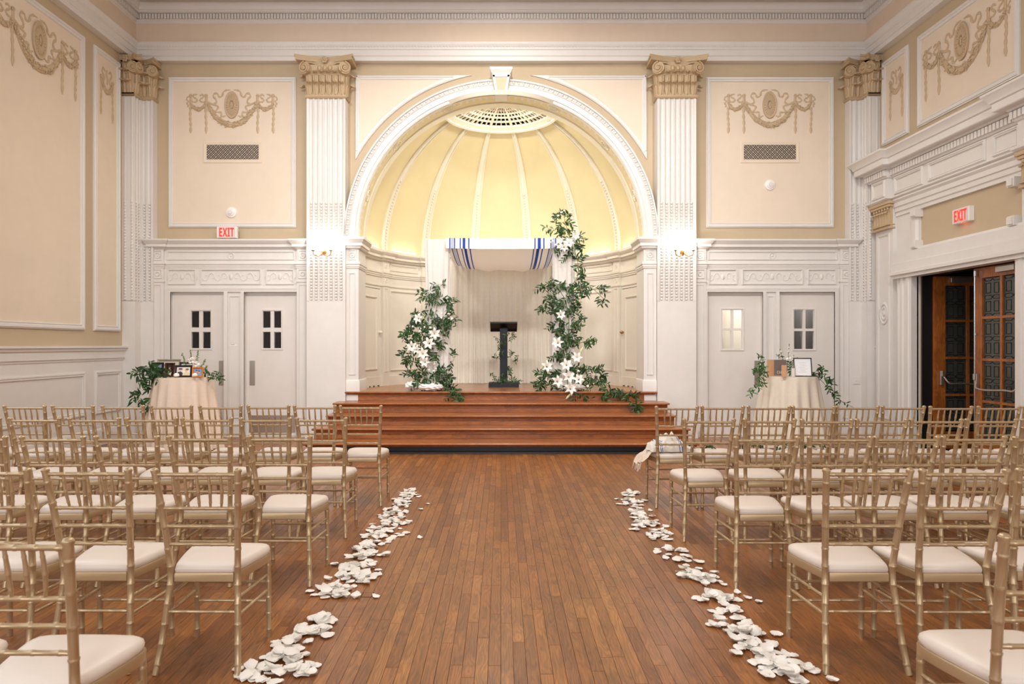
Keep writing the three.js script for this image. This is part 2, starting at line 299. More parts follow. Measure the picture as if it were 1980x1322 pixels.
// side walls
const bays = [[9.69, 7.79, 'big'], [10.594, 9.916, 'small']];
for (const [side, sgn] of [['left', -1], ['right', 1]]) {
  const w = struct('wall_' + side, sgn < 0 ? 'left side wall, tan with tall peach panels above a white wainscot' : 'right side wall, tan with peach panels above a white doorcase'), map = sgn < 0 ? onLeft(-HALF) : onRight(HALF);
  const s = poly([[FRONT, 0], [END + 0.2, 0], [END + 0.2, 6.9], [FRONT, 6.9]]);
  for (const c of sgn < 0 ? [6.1, 3.2, 0.3] : []) s.holes.push(hole([[c - 0.88, 1.55], [c + 0.88, 1.55], [c + 0.88, 5.35], [c - 0.88, 5.35]]));
  if (sgn > 0) s.holes.push(hole([[7.72, 0.005], [9.67, 0.005], [9.67, 2.5], [7.72, 2.5]]));
  let g = clean(extrude(s, 0.2)); g.applyMatrix4(new THREE.Matrix4().set(0, 0, sgn, sgn * HALF, 0, 1, 0, 0, -1, 0, 0, 0, 0, 0, 0, 1)); if (sgn < 0) turnFaces(g);
  mesh('plaster', g, M.tan, w);
  const low = sgn < 0 ? 1.68 : 4.55;
  for (const [z1, z0] of bays) {
    mesh('panel_field', plateSolid(z0 + 0.05, z1 - 0.05, low + 0.05, 5.79, 0.008, map), M.peach, w);
    mesh('panel_moulding', frame(z0, z1, low, 5.84, 0.085, 0.038, map), M.white, w);
  }
  for (let k = 0; k < 4; k++) { // the bays beside and behind the camera
    const z1 = 7.3 - k * 2.9; if (sgn < 0 && k < 3) continue;
    mesh('panel_field', plateSolid(z1 - 2.3, z1 - 0.1, 1.73, 5.79, 0.008, map), M.peach, w); mesh('panel_moulding', frame(z1 - 2.4, z1, 1.68, 5.84, 0.085, 0.038, map), M.white, w);
  }
  if (sgn < 0) {
    const rail = [[0, 1.24], [0.03, 1.24], [0.035, 1.27], [0.05, 1.275], [0.05, 1.37], [0.07, 1.39], [0.075, 1.42], [0.1, 1.43], [0.1, 1.455], [0, 1.46]];
    mesh('chair_rail', sweep([[-HALF, -FRONT], [-HALF, -10.72]], rail), M.white, w);
    mesh('wainscot', plateSolid(FRONT, 10.75, 0, 1.26, 0.02, map), M.white, w);
    const wm = onLeft(-HALF + 0.02);
    for (const [z1, z0] of bays) mesh('wainscot_moulding', frame(z0, z1, 0.46, 1.09, 0.06, 0.025, wm), M.white, w);
    for (let k = 0; k < 4; k++) mesh('wainscot_moulding', frame(4.9 - k * 2.9, 7.3 - k * 2.9, 0.46, 1.09, 0.06, 0.025, wm), M.white, w);
    mesh('skirting', sweep([[-HALF, -FRONT], [-HALF, -10.72]], [[0, 0], [0.045, 0], [0.045, 0.2], [0.03, 0.24], [0.02, 0.25], [0, 0.25]]), M.white, w);
  } else {
    mesh('chair_rail', sweep([[HALF, -10.72], [HALF, -10.63]], [[0, 1.24], [0.03, 1.24], [0.035, 1.27], [0.05, 1.275], [0.05, 1.37], [0.07, 1.39], [0.1, 1.43], [0.1, 1.455], [0, 1.46]]), M.white, w);
    mesh('wainscot', plateSolid(10.625, 10.75, 0, 1.26, 0.02, map), M.white, w);
    mesh('wainscot', plateSolid(FRONT, 6.7, 0, 1.3, 0.02, map), M.white, w);
  }
}
[6.1, 3.2, 0.3].forEach((c, i) => {
  const win = struct('window_' + (i + 5), 'tall white window with twelve panes in the left wall, out of view'), f = [], X = -HALF - 0.1;
  for (const k of [-0.84, 0.84]) f.push(box(0.08, 3.8, 0.08, X, 3.45, -c + k));
  f.push(box(0.08, 0.08, 1.76, X, 1.59, -c), box(0.08, 0.08, 1.76, X, 5.31, -c), slab(-HALF - 0.05, -HALF + 0.08, 1.5, 1.55, -c - 0.95, -c + 0.95));
  for (const k of [-0.28, 0.28]) f.push(box(0.05, 3.7, 0.035, X, 3.45, -c + k));
  for (const k of [2.5, 3.45, 4.4]) f.push(box(0.05, 0.035, 1.7, X, k, -c));
  mesh('window_frame', f, M.white, win); mesh('pane', box(0.004, 3.7, 1.68, X, 3.45, -c), M.glass, win);
});
// wall behind the camera with three tall windows
{
  const w = struct('wall_front', 'tan wall behind the camera with three tall windows'), s = poly([[-HALF - 0.3, 0], [HALF + 0.3, 0], [HALF + 0.3, 6.9], [-HALF - 0.3, 6.9]]);
  for (const x of [-3.6, 0, 3.6]) s.holes.push(hole([[x - 0.85, 1.25], [x + 0.85, 1.25], [x + 0.85, 4.95], [x - 0.85, 4.95]]));
  mesh('plaster', extrude(s, 0.25).translate(0, 0, -FRONT), M.peach, w);
  [-3.6, 0, 3.6].forEach((x, i) => {
    const win = struct('window_' + (i + 1), 'tall white window with twelve panes behind the camera'), f = [];
    for (const s2 of [-1, 1]) f.push(box(0.08, 3.7, 0.08, x + s2 * 0.81, 3.1, -FRONT + 0.12));
    f.push(box(1.7, 0.08, 0.08, x, 1.29, -FRONT + 0.12), box(1.7, 0.08, 0.08, x, 4.91, -FRONT + 0.12));
    for (const k of [-0.27, 0.27]) f.push(box(0.035, 3.6, 0.05, x + k, 3.1, -FRONT + 0.12));
    for (const k of [2.2, 3.1, 4.0]) f.push(box(1.6, 0.035, 0.05, x, k, -FRONT + 0.12));
    mesh('window_frame', f, M.white, win);
    mesh('pane', box(1.6, 3.6, 0.004, x, 3.1, -FRONT + 0.12), M.glass, win);
  });
}

// ---------------------------------------------------------------- plaster relief of swags and ribbons (millimetres about the medallion)
function relief(parent, matrix, k = 1) {
  const G = base('garland_relief', [0, 0, 0], 0, parent); G.applyMatrix4(matrix); G.scale.multiplyScalar(k);
  const P = (l) => l.map(([x, y]) => V((x - 903) / 1000, (370 - y) / 1000, 0.006));
  const both = (name, geo) => { mesh(name, geo, M.relief, G); mesh(name, flipX(geo), M.relief, G); };
  const rib = (l, w = 17) => rod(P(l), (t) => w / 1000 * (0.55 + 0.45 * Math.sin(t * 21 + 0.7) ** 2) * (t > 0.93 ? 0.6 : 1), 6, l.length * 6, 0.45);
  const ov = new THREE.Shape(); ov.absellipse(0, 0, 0.1, 0.19, 0, 2 * PI);
  const md = [extrude(ov, 0.012, { bevelEnabled: true, bevelSize: 0.012, bevelThickness: 0.01, bevelSegments: 2 })];
  for (let i = 0; i < 24; i++) { const a = i / 24 * 2 * PI; md.push(new THREE.SphereGeometry(1, 6, 4).scale(0.034, 0.007, 0.007).translate(0.058, 0, 0).rotateZ(a).scale(1, 1.95, 1).translate(0, 0, 0.025)); }
  md.push(new THREE.TorusGeometry(0.1, 0.009, 5, 36).scale(1.07, 2.0, 1).translate(0, 0, 0.02), ball(0.016, 0, 0, 0.026, 1, 1.6, 0.5));
  mesh('medallion', md, M.relief, G);
  both('ribbon', rib([[490, 310], [560, 340], [620, 350], [655, 320], [640, 270], [605, 230], [625, 185], [670, 185], [690, 225], [720, 240], [750, 215], [765, 160], [810, 130], [880, 125]]));
  both('ribbon', rib([[500, 320], [560, 350], [630, 370], [680, 390], [665, 440], [640, 475], [690, 485], [735, 485], [735, 540], [760, 555], [805, 535]]));
  both('ribbon', rib([[490, 310], [430, 320], [390, 300], [400, 270], [440, 245], [440, 205], [400, 205], [385, 225]], 15));
  both('ribbon', rib([[240, 300], [300, 320], [345, 300], [330, 265], [285, 240], [280, 205], [320, 200], [345, 190]], 15));
  both('ribbon', rib([[240, 220], [195, 235], [175, 275], [205, 310], [180, 350], [205, 375], [185, 405]], 13));
  for (const [x, y0, y1] of [[237, 400, 825], [487, 330, 830]]) both('drop', rod(P([[x, y0], [x - 5, lerp(y0, y1, 0.35)], [x + 4, lerp(y0, y1, 0.7)], [x, y1]]), (t) => 0.023 * (t > 0.85 ? 1.1 - (t - 0.85) * 5.5 : 0.75 + 0.25 * Math.sin(t * 33)), 6, 36, 0.5));
  for (const x of [240, 490]) { both('knot', [...[0, 1, 2, 3, 4].map((i) => ball(0.014, (x - 903) / 1000 + 0.014 * Math.cos(i * 1.26), 0.153 + 0.014 * Math.sin(i * 1.26), 0.012, 1, 1, 0.6, 6, 5)), rod(P([[x, 220], [x + 3, 280], [x, 350]]), 0.02, 6, 6, 0.5)]); }
  const swag = (l, r0, r1, n) => {
    const c = new THREE.CatmullRomCurve3(P(l), false, 'centripetal'), out = [rod(P(l), (t) => lerp(r0, r1, Math.sin(t * PI)) * 0.82 / 1000, 7, 28, 0.5)];
    for (let i = 0; i < n; i++) { const t = rr(0.02, 0.98), p = c.getPoint(t), d = c.getTangent(t), R = lerp(r0, r1, Math.sin(t * PI)) / 1000, o = rr(-1, 1) * R * 0.95; out.push(ball(0.5, 0, 0, 0, 0.04, 0.019, 0.016, 5, 4).rotateZ(Math.atan2(d.y, d.x) + rr(-0.9, 0.9)).translate(p.x - d.y * o, p.y + d.x * o, 0.008 + Math.sqrt(Math.max(0, R * R - o * o)) * 0.45)); }
    return out;
  };
  both('swag', swag([[245, 330], [275, 395], [360, 440], [440, 400], [480, 330]], 16, 36, 26));
  mesh('swag', swag([[500, 330], [570, 460], [700, 610], [903, 688], [1106, 610], [1236, 460], [1306, 330]], 22, 56, 110), M.relief, G);
}
function smallRelief(parent, matrix) {
  const G = base('garland_relief', [0, 0, 0], 0, parent); G.applyMatrix4(matrix);
  const P = (l) => l.map(([x, y]) => V(x / 1000, y / 1000, 0.006));
  for (const s of [-1, 1]) {
    mesh('drop', rod(P([[s * 150, 60], [s * 146, -150], [s * 154, -330], [s * 150, -480 - 40 * (s > 0)]]), (t) => 0.024 * (t > 0.85 ? 1.1 - (t - 0.85) * 5.5 : 0.75 + 0.25 * Math.sin(t * 33)), 6, 30, 0.5), M.relief, G);
    mesh('ribbon', rod(P([[s * 150, 90], [s * 90, 40], [s * 70, 110], [s * 120, 170], [s * 95, 240], [s * 50, 200]]), 0.014, 6, 30, 0.5), M.relief, G);
    mesh('knot', [0, 1, 2, 3, 4].map((i) => ball(0.016, s * 0.15 + 0.016 * Math.cos(i * 1.26), 0.09 + 0.016 * Math.sin(i * 1.26), 0.012, 1, 1, 0.6, 6, 5)), M.relief, G);
  }
  const l = P([[-140, 60], [-80, -50], [0, -95], [80, -50], [140, 60]]), c = new THREE.CatmullRomCurve3(l), sw = [rod(l, (t) => lerp(0.015, 0.04, Math.sin(t * PI)), 7, 24, 0.5)];
  for (let i = 0; i < 36; i++) { const p = c.getPoint(rnd()); sw.push(ball(0.5, 0, 0, 0, 0.04, 0.02, 0.016, 5, 4).rotateZ(rr(0, 6)).translate(p.x, p.y + rr(-0.03, 0.03), 0.02)); }
  mesh('swag', sw, M.relief, G);
  mesh('drop', rod(P([[0, 230], [-14, 160], [12, 90], [0, 20]]), 0.016, 6, 16, 0.5), M.relief, G);
}
const TB = (x, y) => M4().makeTranslation(x, y, -END + 0.006), TL = (Z, y) => M4().makeRotationY(PI / 2).setPosition(-HALF + 0.006, y, -Z), TR = (Z, y) => M4().makeRotationY(-PI / 2).setPosition(HALF - 0.006, y, -Z);
const wallOf = (n) => scene.getObjectByName(n);
relief(wallBack, TB(wx(449), 5.33)); relief(wallBack, TB(wx(1487.5), 5.33));
relief(wallOf('wall_left'), TL(8.74, 5.37), 1.13); relief(wallOf('wall_right'), TR(8.76, 5.37), 1.13);
smallRelief(wallOf('wall_left'), TL(10.25, 5.36)); smallRelief(wallOf('wall_right'), TR(10.23, 5.36));

// ---------------------------------------------------------------- pilasters and capitals
function flutes(w, d, n, r, y0, y1) {           // fluted shaft, back at z = 0, face at z = d
  const pts = [[-w / 2, 0], [-w / 2, d]], step = w * 0.9 / n;
  for (let i = 0; i < n; i++) { const c = (i - (n - 1) / 2) * step; for (let k = 0; k <= 8; k++) { const a = PI - k / 8 * PI; pts.push([c + Math.cos(a) * r, d - Math.sin(a) * r * 0.7]); } }
  pts.push([w / 2, d], [w / 2, 0]);
  return loft([y0, y1].map((y) => ({ p: [0, y, 0], s: [1, 0, 0], n: [0, 0, 1] })), pts, { crease: 0.9 });
}
const acanthus = (() => {                          // one curling leaf, 1 high, 1 wide, rooted at the origin, face towards +z
  const fr = [];
  for (let i = 0; i <= 10; i++) { const t = i / 10, w = 0.34 + 0.2 * Math.sin(t * PI * 0.9) - (t > 0.8 ? (t - 0.8) * 1.3 : 0), y = t < 0.75 ? t * 1.2 : 0.9 + 0.1 * Math.sin((t - 0.75) * 6.3), z = 0.08 + 0.1 * t + (t > 0.6 ? (t - 0.6) * (t - 0.6) * 2.6 : 0); fr.push({ p: [0, y - (t > 0.9 ? (t - 0.9) * 1.6 : 0), z], s: [w, 0, 0], n: [0, 0.02, 0.07] }); }
  const g = loft(fr, [[-1, -1.2], [-0.8, 0.3], [-0.5, -0.2], [-0.25, 0.6], [0, 1.1], [0.25, 0.6], [0.5, -0.2], [0.8, 0.3], [1, -1.2], [0.4, -2], [-0.4, -2]], { crease: 0.9 });
  return g;
})();
const spiral = (() => { const l = []; for (let i = 0; i <= 46; i++) { const a = i / 46 * 2 * PI * 2.6, r = 0.085 * Math.exp(-0.135 * a); l.push(V(Math.cos(a + PI / 2) * r, Math.sin(a + PI / 2) * r, 0.05 + 0.012 * (i / 46))); } return join([rod(l, (t) => 0.014 - 0.007 * t, 6, 92), new THREE.CylinderGeometry(0.084, 0.088, 0.09, 24).rotateX(PI / 2), ball(0.017, 0, 0, 0.058)]); })();
function capital(parent, w, d, y0, H, o = {}) {    // on a shaft w wide and d deep, face towards +z
  const C = base('capital', o.pos || [0, 0, 0], o.turn || 0, parent), m = M.gilt;
  mesh('astragal', sweep([[-w / 2, 0], [-w / 2, d], [w / 2, d], [w / 2, 0]].map(([a, b]) => [a, b]), [[0, y0], [0.02, y0 + 0.002], [0.032, y0 + 0.018], [0.02, y0 + 0.034], [0.012, y0 + 0.036], [0.012, y0 + 0.055], [-0.05, y0 + 0.055], [-0.05, y0]]), m, C);
  mesh('bell', [slab(-w / 2 + 0.01, w / 2 - 0.01, y0 + 0.04, y0 + H - 0.06, 0, d - 0.005), slab(-w / 2 + 0.03, w / 2 - 0.03, y0 + H * 0.55, y0 + H - 0.08, 0, d + 0.045)], m, C);
  const n = Math.max(2, Math.round(w / 0.102)), lw = w / n;
  for (const [row, y, h, out] of [[0, 0.05, 0.19, 0.0], [1, 0.2, 0.2, 0.012]]) for (let i = 0; i < n + (row && !o.narrow ? 0 : 0); i++) {
    mesh('leaf', acanthus.clone().scale(lw * 0.98, h, 0.26).translate((i - (n - 1) / 2) * lw, y0 + y, d - 0.012 + out), m, C);
  }
  for (const s of [-1, 1]) for (const [y, h] of [[0.05, 0.19], [0.2, 0.2]]) mesh('leaf', acanthus.clone().scale(Math.min(d, 0.2) * 0.9, h, 0.24).rotateY(s * PI / 2).translate(s * (w / 2 - 0.012), y0 + y, d * 0.5), m, C);
  const ye = y0 + H - 0.2;
  mesh('echinus', [sweep([[-w / 2 + 0.04, d + 0.02], [w / 2 - 0.04, d + 0.02]], [[0, ye - 0.075], [0.03, ye - 0.07], [0.042, ye - 0.055], [0.03, ye - 0.04], [0.045, ye - 0.02], [0.05, ye + 0.06], [-0.05, ye + 0.06], [-0.05, ye - 0.075]])], m, C);
  const ne = o.narrow ? 1 : 3;
  for (let i = 0; i < ne; i++) mesh('egg', [ball(0.032, (i - (ne - 1) / 2) * 0.082, ye + 0.01, d + 0.07, 0.95, 1.25, 0.7, 10, 8), new THREE.TorusGeometry(0.038, 0.006, 5, 14).scale(0.95, 1.25, 1).translate((i - (ne - 1) / 2) * 0.082, ye + 0.01, d + 0.068)], m, C);
  const vx = o.narrow ? w / 2 + 0.02 : w / 2 - 0.005, vs = o.narrow ? 0.95 : 1.12;
  for (const s of [-1, 1]) if (!o.only || o.only === s) {
    let v = spiral.clone(); v.userData = { clean: true }; if (s > 0) v = flipX(v);
    mesh('volute', v.scale(vs, vs, vs).rotateY(s * 0.35).translate(s * vx, ye + 0.005, d + 0.05), m, C);
    mesh('volute_stalk', rod([V(s * vx, ye + 0.1, d + 0.075), V(s * vx * 0.62, ye + 0.085, d + 0.075), V(s * vx * 0.35, ye + 0.045, d + 0.06)], (t) => 0.017 * (1 - 0.5 * t), 6, 10), m, C);
  }
  // abacus with hollowed front
  const e = o.narrow ? 0.09 : 0.15, pts = [];
  for (let i = 0; i <= 12; i++) { const t = i / 12 * 2 - 1; pts.push([t * (w / 2 + e), d + 0.03 + 0.13 * Math.pow(Math.abs(t), 1.6)]); }
  const ab = (g, y, h) => loft([y, y + h].map((yy) => ({ p: [0, yy, 0], s: [1, 0, 0], n: [0, 0, 1] })), [[-(w / 2 + e) + 0.02, 0], ...pts.map(([x, z]) => [x * g, z * (0.9 + 0.1 * g) * 1]), [(w / 2 + e) - 0.02, 0]], { crease: 0.5 });
  mesh('abacus', [ab(0.965, y0 + H - 0.085, 0.05), ab(1, y0 + H - 0.036, 0.036)], m, C);
  mesh('flower', [0, 1, 2, 3, 4, 5].map((i) => ball(0.024, 0.03 * Math.cos(i * 1.047), y0 + H - 0.065 + 0.034 * Math.sin(i * 1.047), d + 0.085, 1, 1, 0.8, 7, 5)).concat(ball(0.022, 0, y0 + H - 0.065, d + 0.1)), m, C);
  return C;
}
function beadStrings(parent, w, d, n, y0, y1) {
  const step = w * 0.9 / n;
  for (let i = 0; i < n; i++) { const g = []; for (let y = y0 + 0.024; y < y1; y += 0.0475) g.push(ball(0.02, (i - (n - 1) / 2) * step, y, d - 0.012, 1, 1.05, 0.75, 7, 5)); mesh('bead_string', g, M.white, parent); }
}
[[-2.767, 2, 'left of the arch'], [2.775, 3, 'right of the arch']].forEach(([x, n, where]) => {
  const p = struct('trim_' + n, 'tall fluted white pilaster with a tan leafy capital ' + where), w = 0.612, d = 0.22; p.position.set(x, 0, -END);
  mesh('shaft', flutes(w, d, 7, 0.031, 2.16, 5.37), M.white, p);
  mesh('pedestal', slab(-w / 2, w / 2, 0, 2.165, 0, d), M.white, p);
  mesh('plinth', slab(-w / 2 - 0.02, w / 2 + 0.02, 0, 0.2, 0, d + 0.02), M.white, p);
  beadStrings(p, w, d, 7, 2.17, 3.74); capital(p, w, d, 5.365, 0.64);
});
for (const [s, n] of [[-1, 4], [1, 5]]) {
  const p = struct('trim_' + n, `clustered fluted corner pilasters with tan capitals in the ${s < 0 ? 'left' : 'right'} corner`);
  // half pilaster on the end wall and its neighbour on the side wall
  const a = base('pilaster', [s * 5.72, 0, -END], 0, p), b = base('pilaster', [s * HALF, 0, -10.85], s < 0 ? PI / 2 : -PI / 2, p);
  mesh('shaft', flutes(0.36, 0.14, 4, 0.03, 2.16, 5.37), M.white, a); mesh('pedestal', slab(-0.18, 0.18, 0, 2.165, 0, 0.14), M.white, a);
  mesh('shaft', flutes(0.34, 0.2, 4, 0.03, 2.16, 5.37), M.white, b); mesh('pedestal', slab(-0.17, 0.17, 0, 2.165, 0, 0.2), M.white, b);
  mesh('flute', [-0.055, 0.055].map((k) => new THREE.CylinderGeometry(0.02, 0.02, 3.1, 8).scale(1, 1, 0.35).translate(s * (HALF - 0.1) + k, 3.8, -10.68)), M.white, p);
  for (const k of [-0.055, 0.055]) { const g = []; for (let y = 2.19; y < 3.74; y += 0.0475) g.push(ball(0.018, s * (HALF - 0.1) + k, y, -10.675, 1, 1.05, 0.75, 7, 5)); mesh('bead_string', g, M.white, p); }
  for (const [q, w, d] of [[a, 0.36, 0.14], [b, 0.34, 0.2]]) { const g = []; for (const i of [-1.5, -0.5, 0.5, 1.5]) for (let y = 2.19; y < 3.74; y += 0.0475) g.push(ball(0.018, i * w * 0.225, y, d - 0.012, 1, 1.05, 0.75, 7, 5)); mesh('bead_string', g, M.white, q); }
  capital(p, 0.36, 0.14, 5.365, 0.62, { narrow: true, only: -s, pos: [s * 5.72, 0, -END] });
  capital(p, 0.34, 0.2, 5.365, 0.62, { narrow: true, only: s < 0 ? -1 : 1, pos: [s * HALF, 0, -10.85], turn: s < 0 ? PI / 2 : -PI / 2 });
  capital(p, 0.18, 0.17, 5.365, 0.62, { narrow: true, only: -s, pos: [s * (HALF - 0.09), 0, -10.85] });
}
// ---------------------------------------------------------------- the great arch
const PIER_Z = -10.84, STAGE_Y = 0.735, APSE_Z = -11.36, APSE_R = 2.36;
const arch = struct('trim_6', 'white moulded arch with keystone, imposts and piers framing the apse');
{
  const path = arcPts(ARCH_R, ARCH_Y, 0, PI, 72), map = (a, b, h) => [a, b, PIER_Z + h];
  // offsets to the left of a path that runs from right to left over the top point to the centre, so outward is negative
  const prof = [[0, -0.2], [0, 0.0], [-0.015, 0.012], [-0.03, 0.012], [-0.034, 0], [-0.055, 0], [-0.055, 0.018], [-0.14, 0.018], [-0.14, 0.028], [-0.15, 0.034], [-0.158, 0.02], [-0.195, 0.03], [-0.2, 0.06], [-0.222, 0.06], [-0.222, -0.2]];
  mesh('archivolt', sweep(path, prof, { map, crease: 0.5 }), M.white, arch);
  const eggs = [];
  for (let i = 0; i < 96; i++) { const a = (i + 0.5) / 96 * PI, r = ARCH_R + 0.178; if (Math.abs(a - PI / 2) < 0.06) continue; eggs.push(ball(0.017, 0, 0, 0, 1, 1.3, 0.7, 6, 5).rotateZ(a - PI / 2).translate(Math.cos(a) * r, ARCH_Y + Math.sin(a) * r, PIER_Z + 0.032)); const b = a + PI / 192; eggs.push(box(0.007, 0.036, 0.014, 0, 0, 0).rotateZ(b - PI / 2).translate(Math.cos(b) * r, ARCH_Y + Math.sin(b) * r, PIER_Z + 0.03)); }
  mesh('egg_and_dart', eggs, M.white, arch).userData.kind = 'stuff';
  // wall between archivolt and plaster
  const s = poly([...arcPts(ARCH_R + 0.21, ARCH_Y, 0, PI, 60)]), o = arcPts(ARCH_R + 0.005, ARCH_Y, 0, PI, 60); s.holes.push(hole([...o].reverse()));
  for (const sg of [-1, 1]) {
    const X0 = sg < 0 ? -2.465 : ARCH_R, X1 = sg < 0 ? -ARCH_R : 2.465, side = (a) => a;
    mesh('pier', slab(X0, X1, STAGE_Y, ARCH_Y, -11.4, PIER_Z), M.white, arch);
    mesh('pier_panel', frame(X0 + 0.045, X1 - 0.045, STAGE_Y + 0.26, 2.62, 0.022, 0.012, map), M.white, arch);
    // impost, frieze block, necking and base wrap the front and the inner side
    const xo = sg * 2.465, xi = sg * ARCH_R, wrap = [[xo, PIER_Z], [xi, PIER_Z], [xi, -11.4]].map(([a, b]) => [a, b]), path2 = sg < 0 ? wrap : wrap;
    const k = sg < 0 ? -1 : 1, pf = (l) => l.map(([o2, h]) => [o2 * -k * -1 * (sg < 0 ? -1 : 1) * (sg < 0 ? -1 : 1), h]);
    const flip = (l) => l.map(([o2, h]) => [sg < 0 ? o2 : -o2, h]);
    mesh('impost', sweep(path2, flip([[0, 3.0], [0.03, 3.0], [0.045, 3.015], [0.045, 3.035], [0.07, 3.04], [0.07, 3.085], [0.08, 3.095], [0.1, 3.13], [0.11, 3.14], [0.11, 3.175], [0, 3.185]])), M.white, arch);
    mesh('impost_necking', sweep(path2, flip([[0, 2.69], [0.012, 2.69], [0.012, 2.71], [0.02, 2.715], [0.02, 2.75], [0.03, 2.755], [0.03, 2.79], [0, 2.795]])), M.white, arch);
    mesh('rosette_tile', [frame(X0 + 0.035, X1 - 0.035, 2.82, 2.98, 0.014, 0.012, map), new THREE.TorusGeometry(0.04, 0.008, 5, 18).translate((X0 + X1) / 2, 2.9, PIER_Z + 0.004), ball(0.016, (X0 + X1) / 2, 2.9, PIER_Z + 0.004, 1, 1, 0.6)], M.white, arch);
    mesh('pier_base', sweep(path2, flip([[0, STAGE_Y], [0.022, STAGE_Y], [0.022, STAGE_Y + 0.16], [0.012, STAGE_Y + 0.18], [0, STAGE_Y + 0.185]])), M.white, arch);
    mesh('foot_block', slab(X0, X1, 0, STAGE_Y - 0.03, -11.4, PIER_Z), M.white, arch);
  }
  // keystone
  const K = (y) => lerp(0.092, 0.148, (y - 5.42) / 0.35), key = [[5.42], [5.69]].map(([y]) => ({ p: [0, y, -END], s: [1, 0, 0], n: [0, 0, 1], prof: [[-K(y) , 0], [-K(y), 0.34], [-K(y) + 0.035, 0.34], [-K(y) + 0.04, 0.325], [K(y) - 0.04, 0.325], [K(y) - 0.035, 0.34], [K(y), 0.34], [K(y), 0]] }));
  mesh('keystone', [loft(key, null, {}), slab(-0.092, 0.092, 5.4, 5.43, -END, -END + 0.34), slab(-0.14, 0.14, 5.66, 5.7, -END, -END + 0.34)], M.white, arch);
  mesh('keystone_panel', loft([5.445, 5.65].map((y) => ({ p: [0, y, -END], s: [K(y) - 0.042, 0, 0], n: [0, 0, 1] })), [[-1, 0.31], [-1, 0.332], [1, 0.332], [1, 0.31]]), M.tan, arch);
  mesh('keystone_cap', sweep([[-0.125, -END], [-0.125, -END + 0.33], [0.125, -END + 0.33], [0.125, -END]], [[-0.12, 5.69], [0.01, 5.69], [0.02, 5.72], [0.03, 5.73], [0.045, 5.765], [0.05, 5.77], [0.05, 5.8], [-0.12, 5.8]].map(([a, b]) => [a, b])), M.white, arch);
  // barrel soffit of the arch: painted band with round flowers
  const sof = (r, z0, z1, m, name) => mesh(name, loft(Array.from({ length: 65 }, (_, i) => { const a = i / 64 * PI; return { p: [Math.cos(a) * r, ARCH_Y + Math.sin(a) * r, 0], s: [0, 0, 1], n: [Math.cos(a), Math.sin(a), 0] }; }), [[z0, 0], [z1, 0], [z1, 0.06], [z0, 0.06]], { crease: 0.5 }), m, arch);
  sof(ARCH_R, -11.2, PIER_Z - 0.02, M.yellow, 'soffit'); sof(ARCH_R - 0.02, -11.4, -11.2, M.rib, 'soffit_border'); sof(ARCH_R - 0.008, PIER_Z - 0.07, PIER_Z - 0.03, M.rib, 'soffit_fillet');
  for (const deg of [18, 42, 68, 112, 138, 162]) {
    const a = deg / 180 * PI, r = ARCH_R, q = M4().makeBasis(V(-Math.sin(a), Math.cos(a), 0), V(0, 0, -1), V(-Math.cos(a), -Math.sin(a), 0)).setPosition(Math.cos(a) * r, ARCH_Y + Math.sin(a) * r, -11.04);
    mesh('rosette', [new THREE.TorusGeometry(0.085, 0.012, 6, 24), new THREE.TorusGeometry(0.045, 0.01, 6, 20), ball(0.02, 0, 0, 0, 1, 1, 0.6), ball(0.5, 0.17, 0, 0, 0.16, 0.07, 0.03), ball(0.5, -0.17, 0, 0, 0.16, 0.07, 0.03)].map((g) => g.applyMatrix4(q)), M.rib, arch);
  }
}
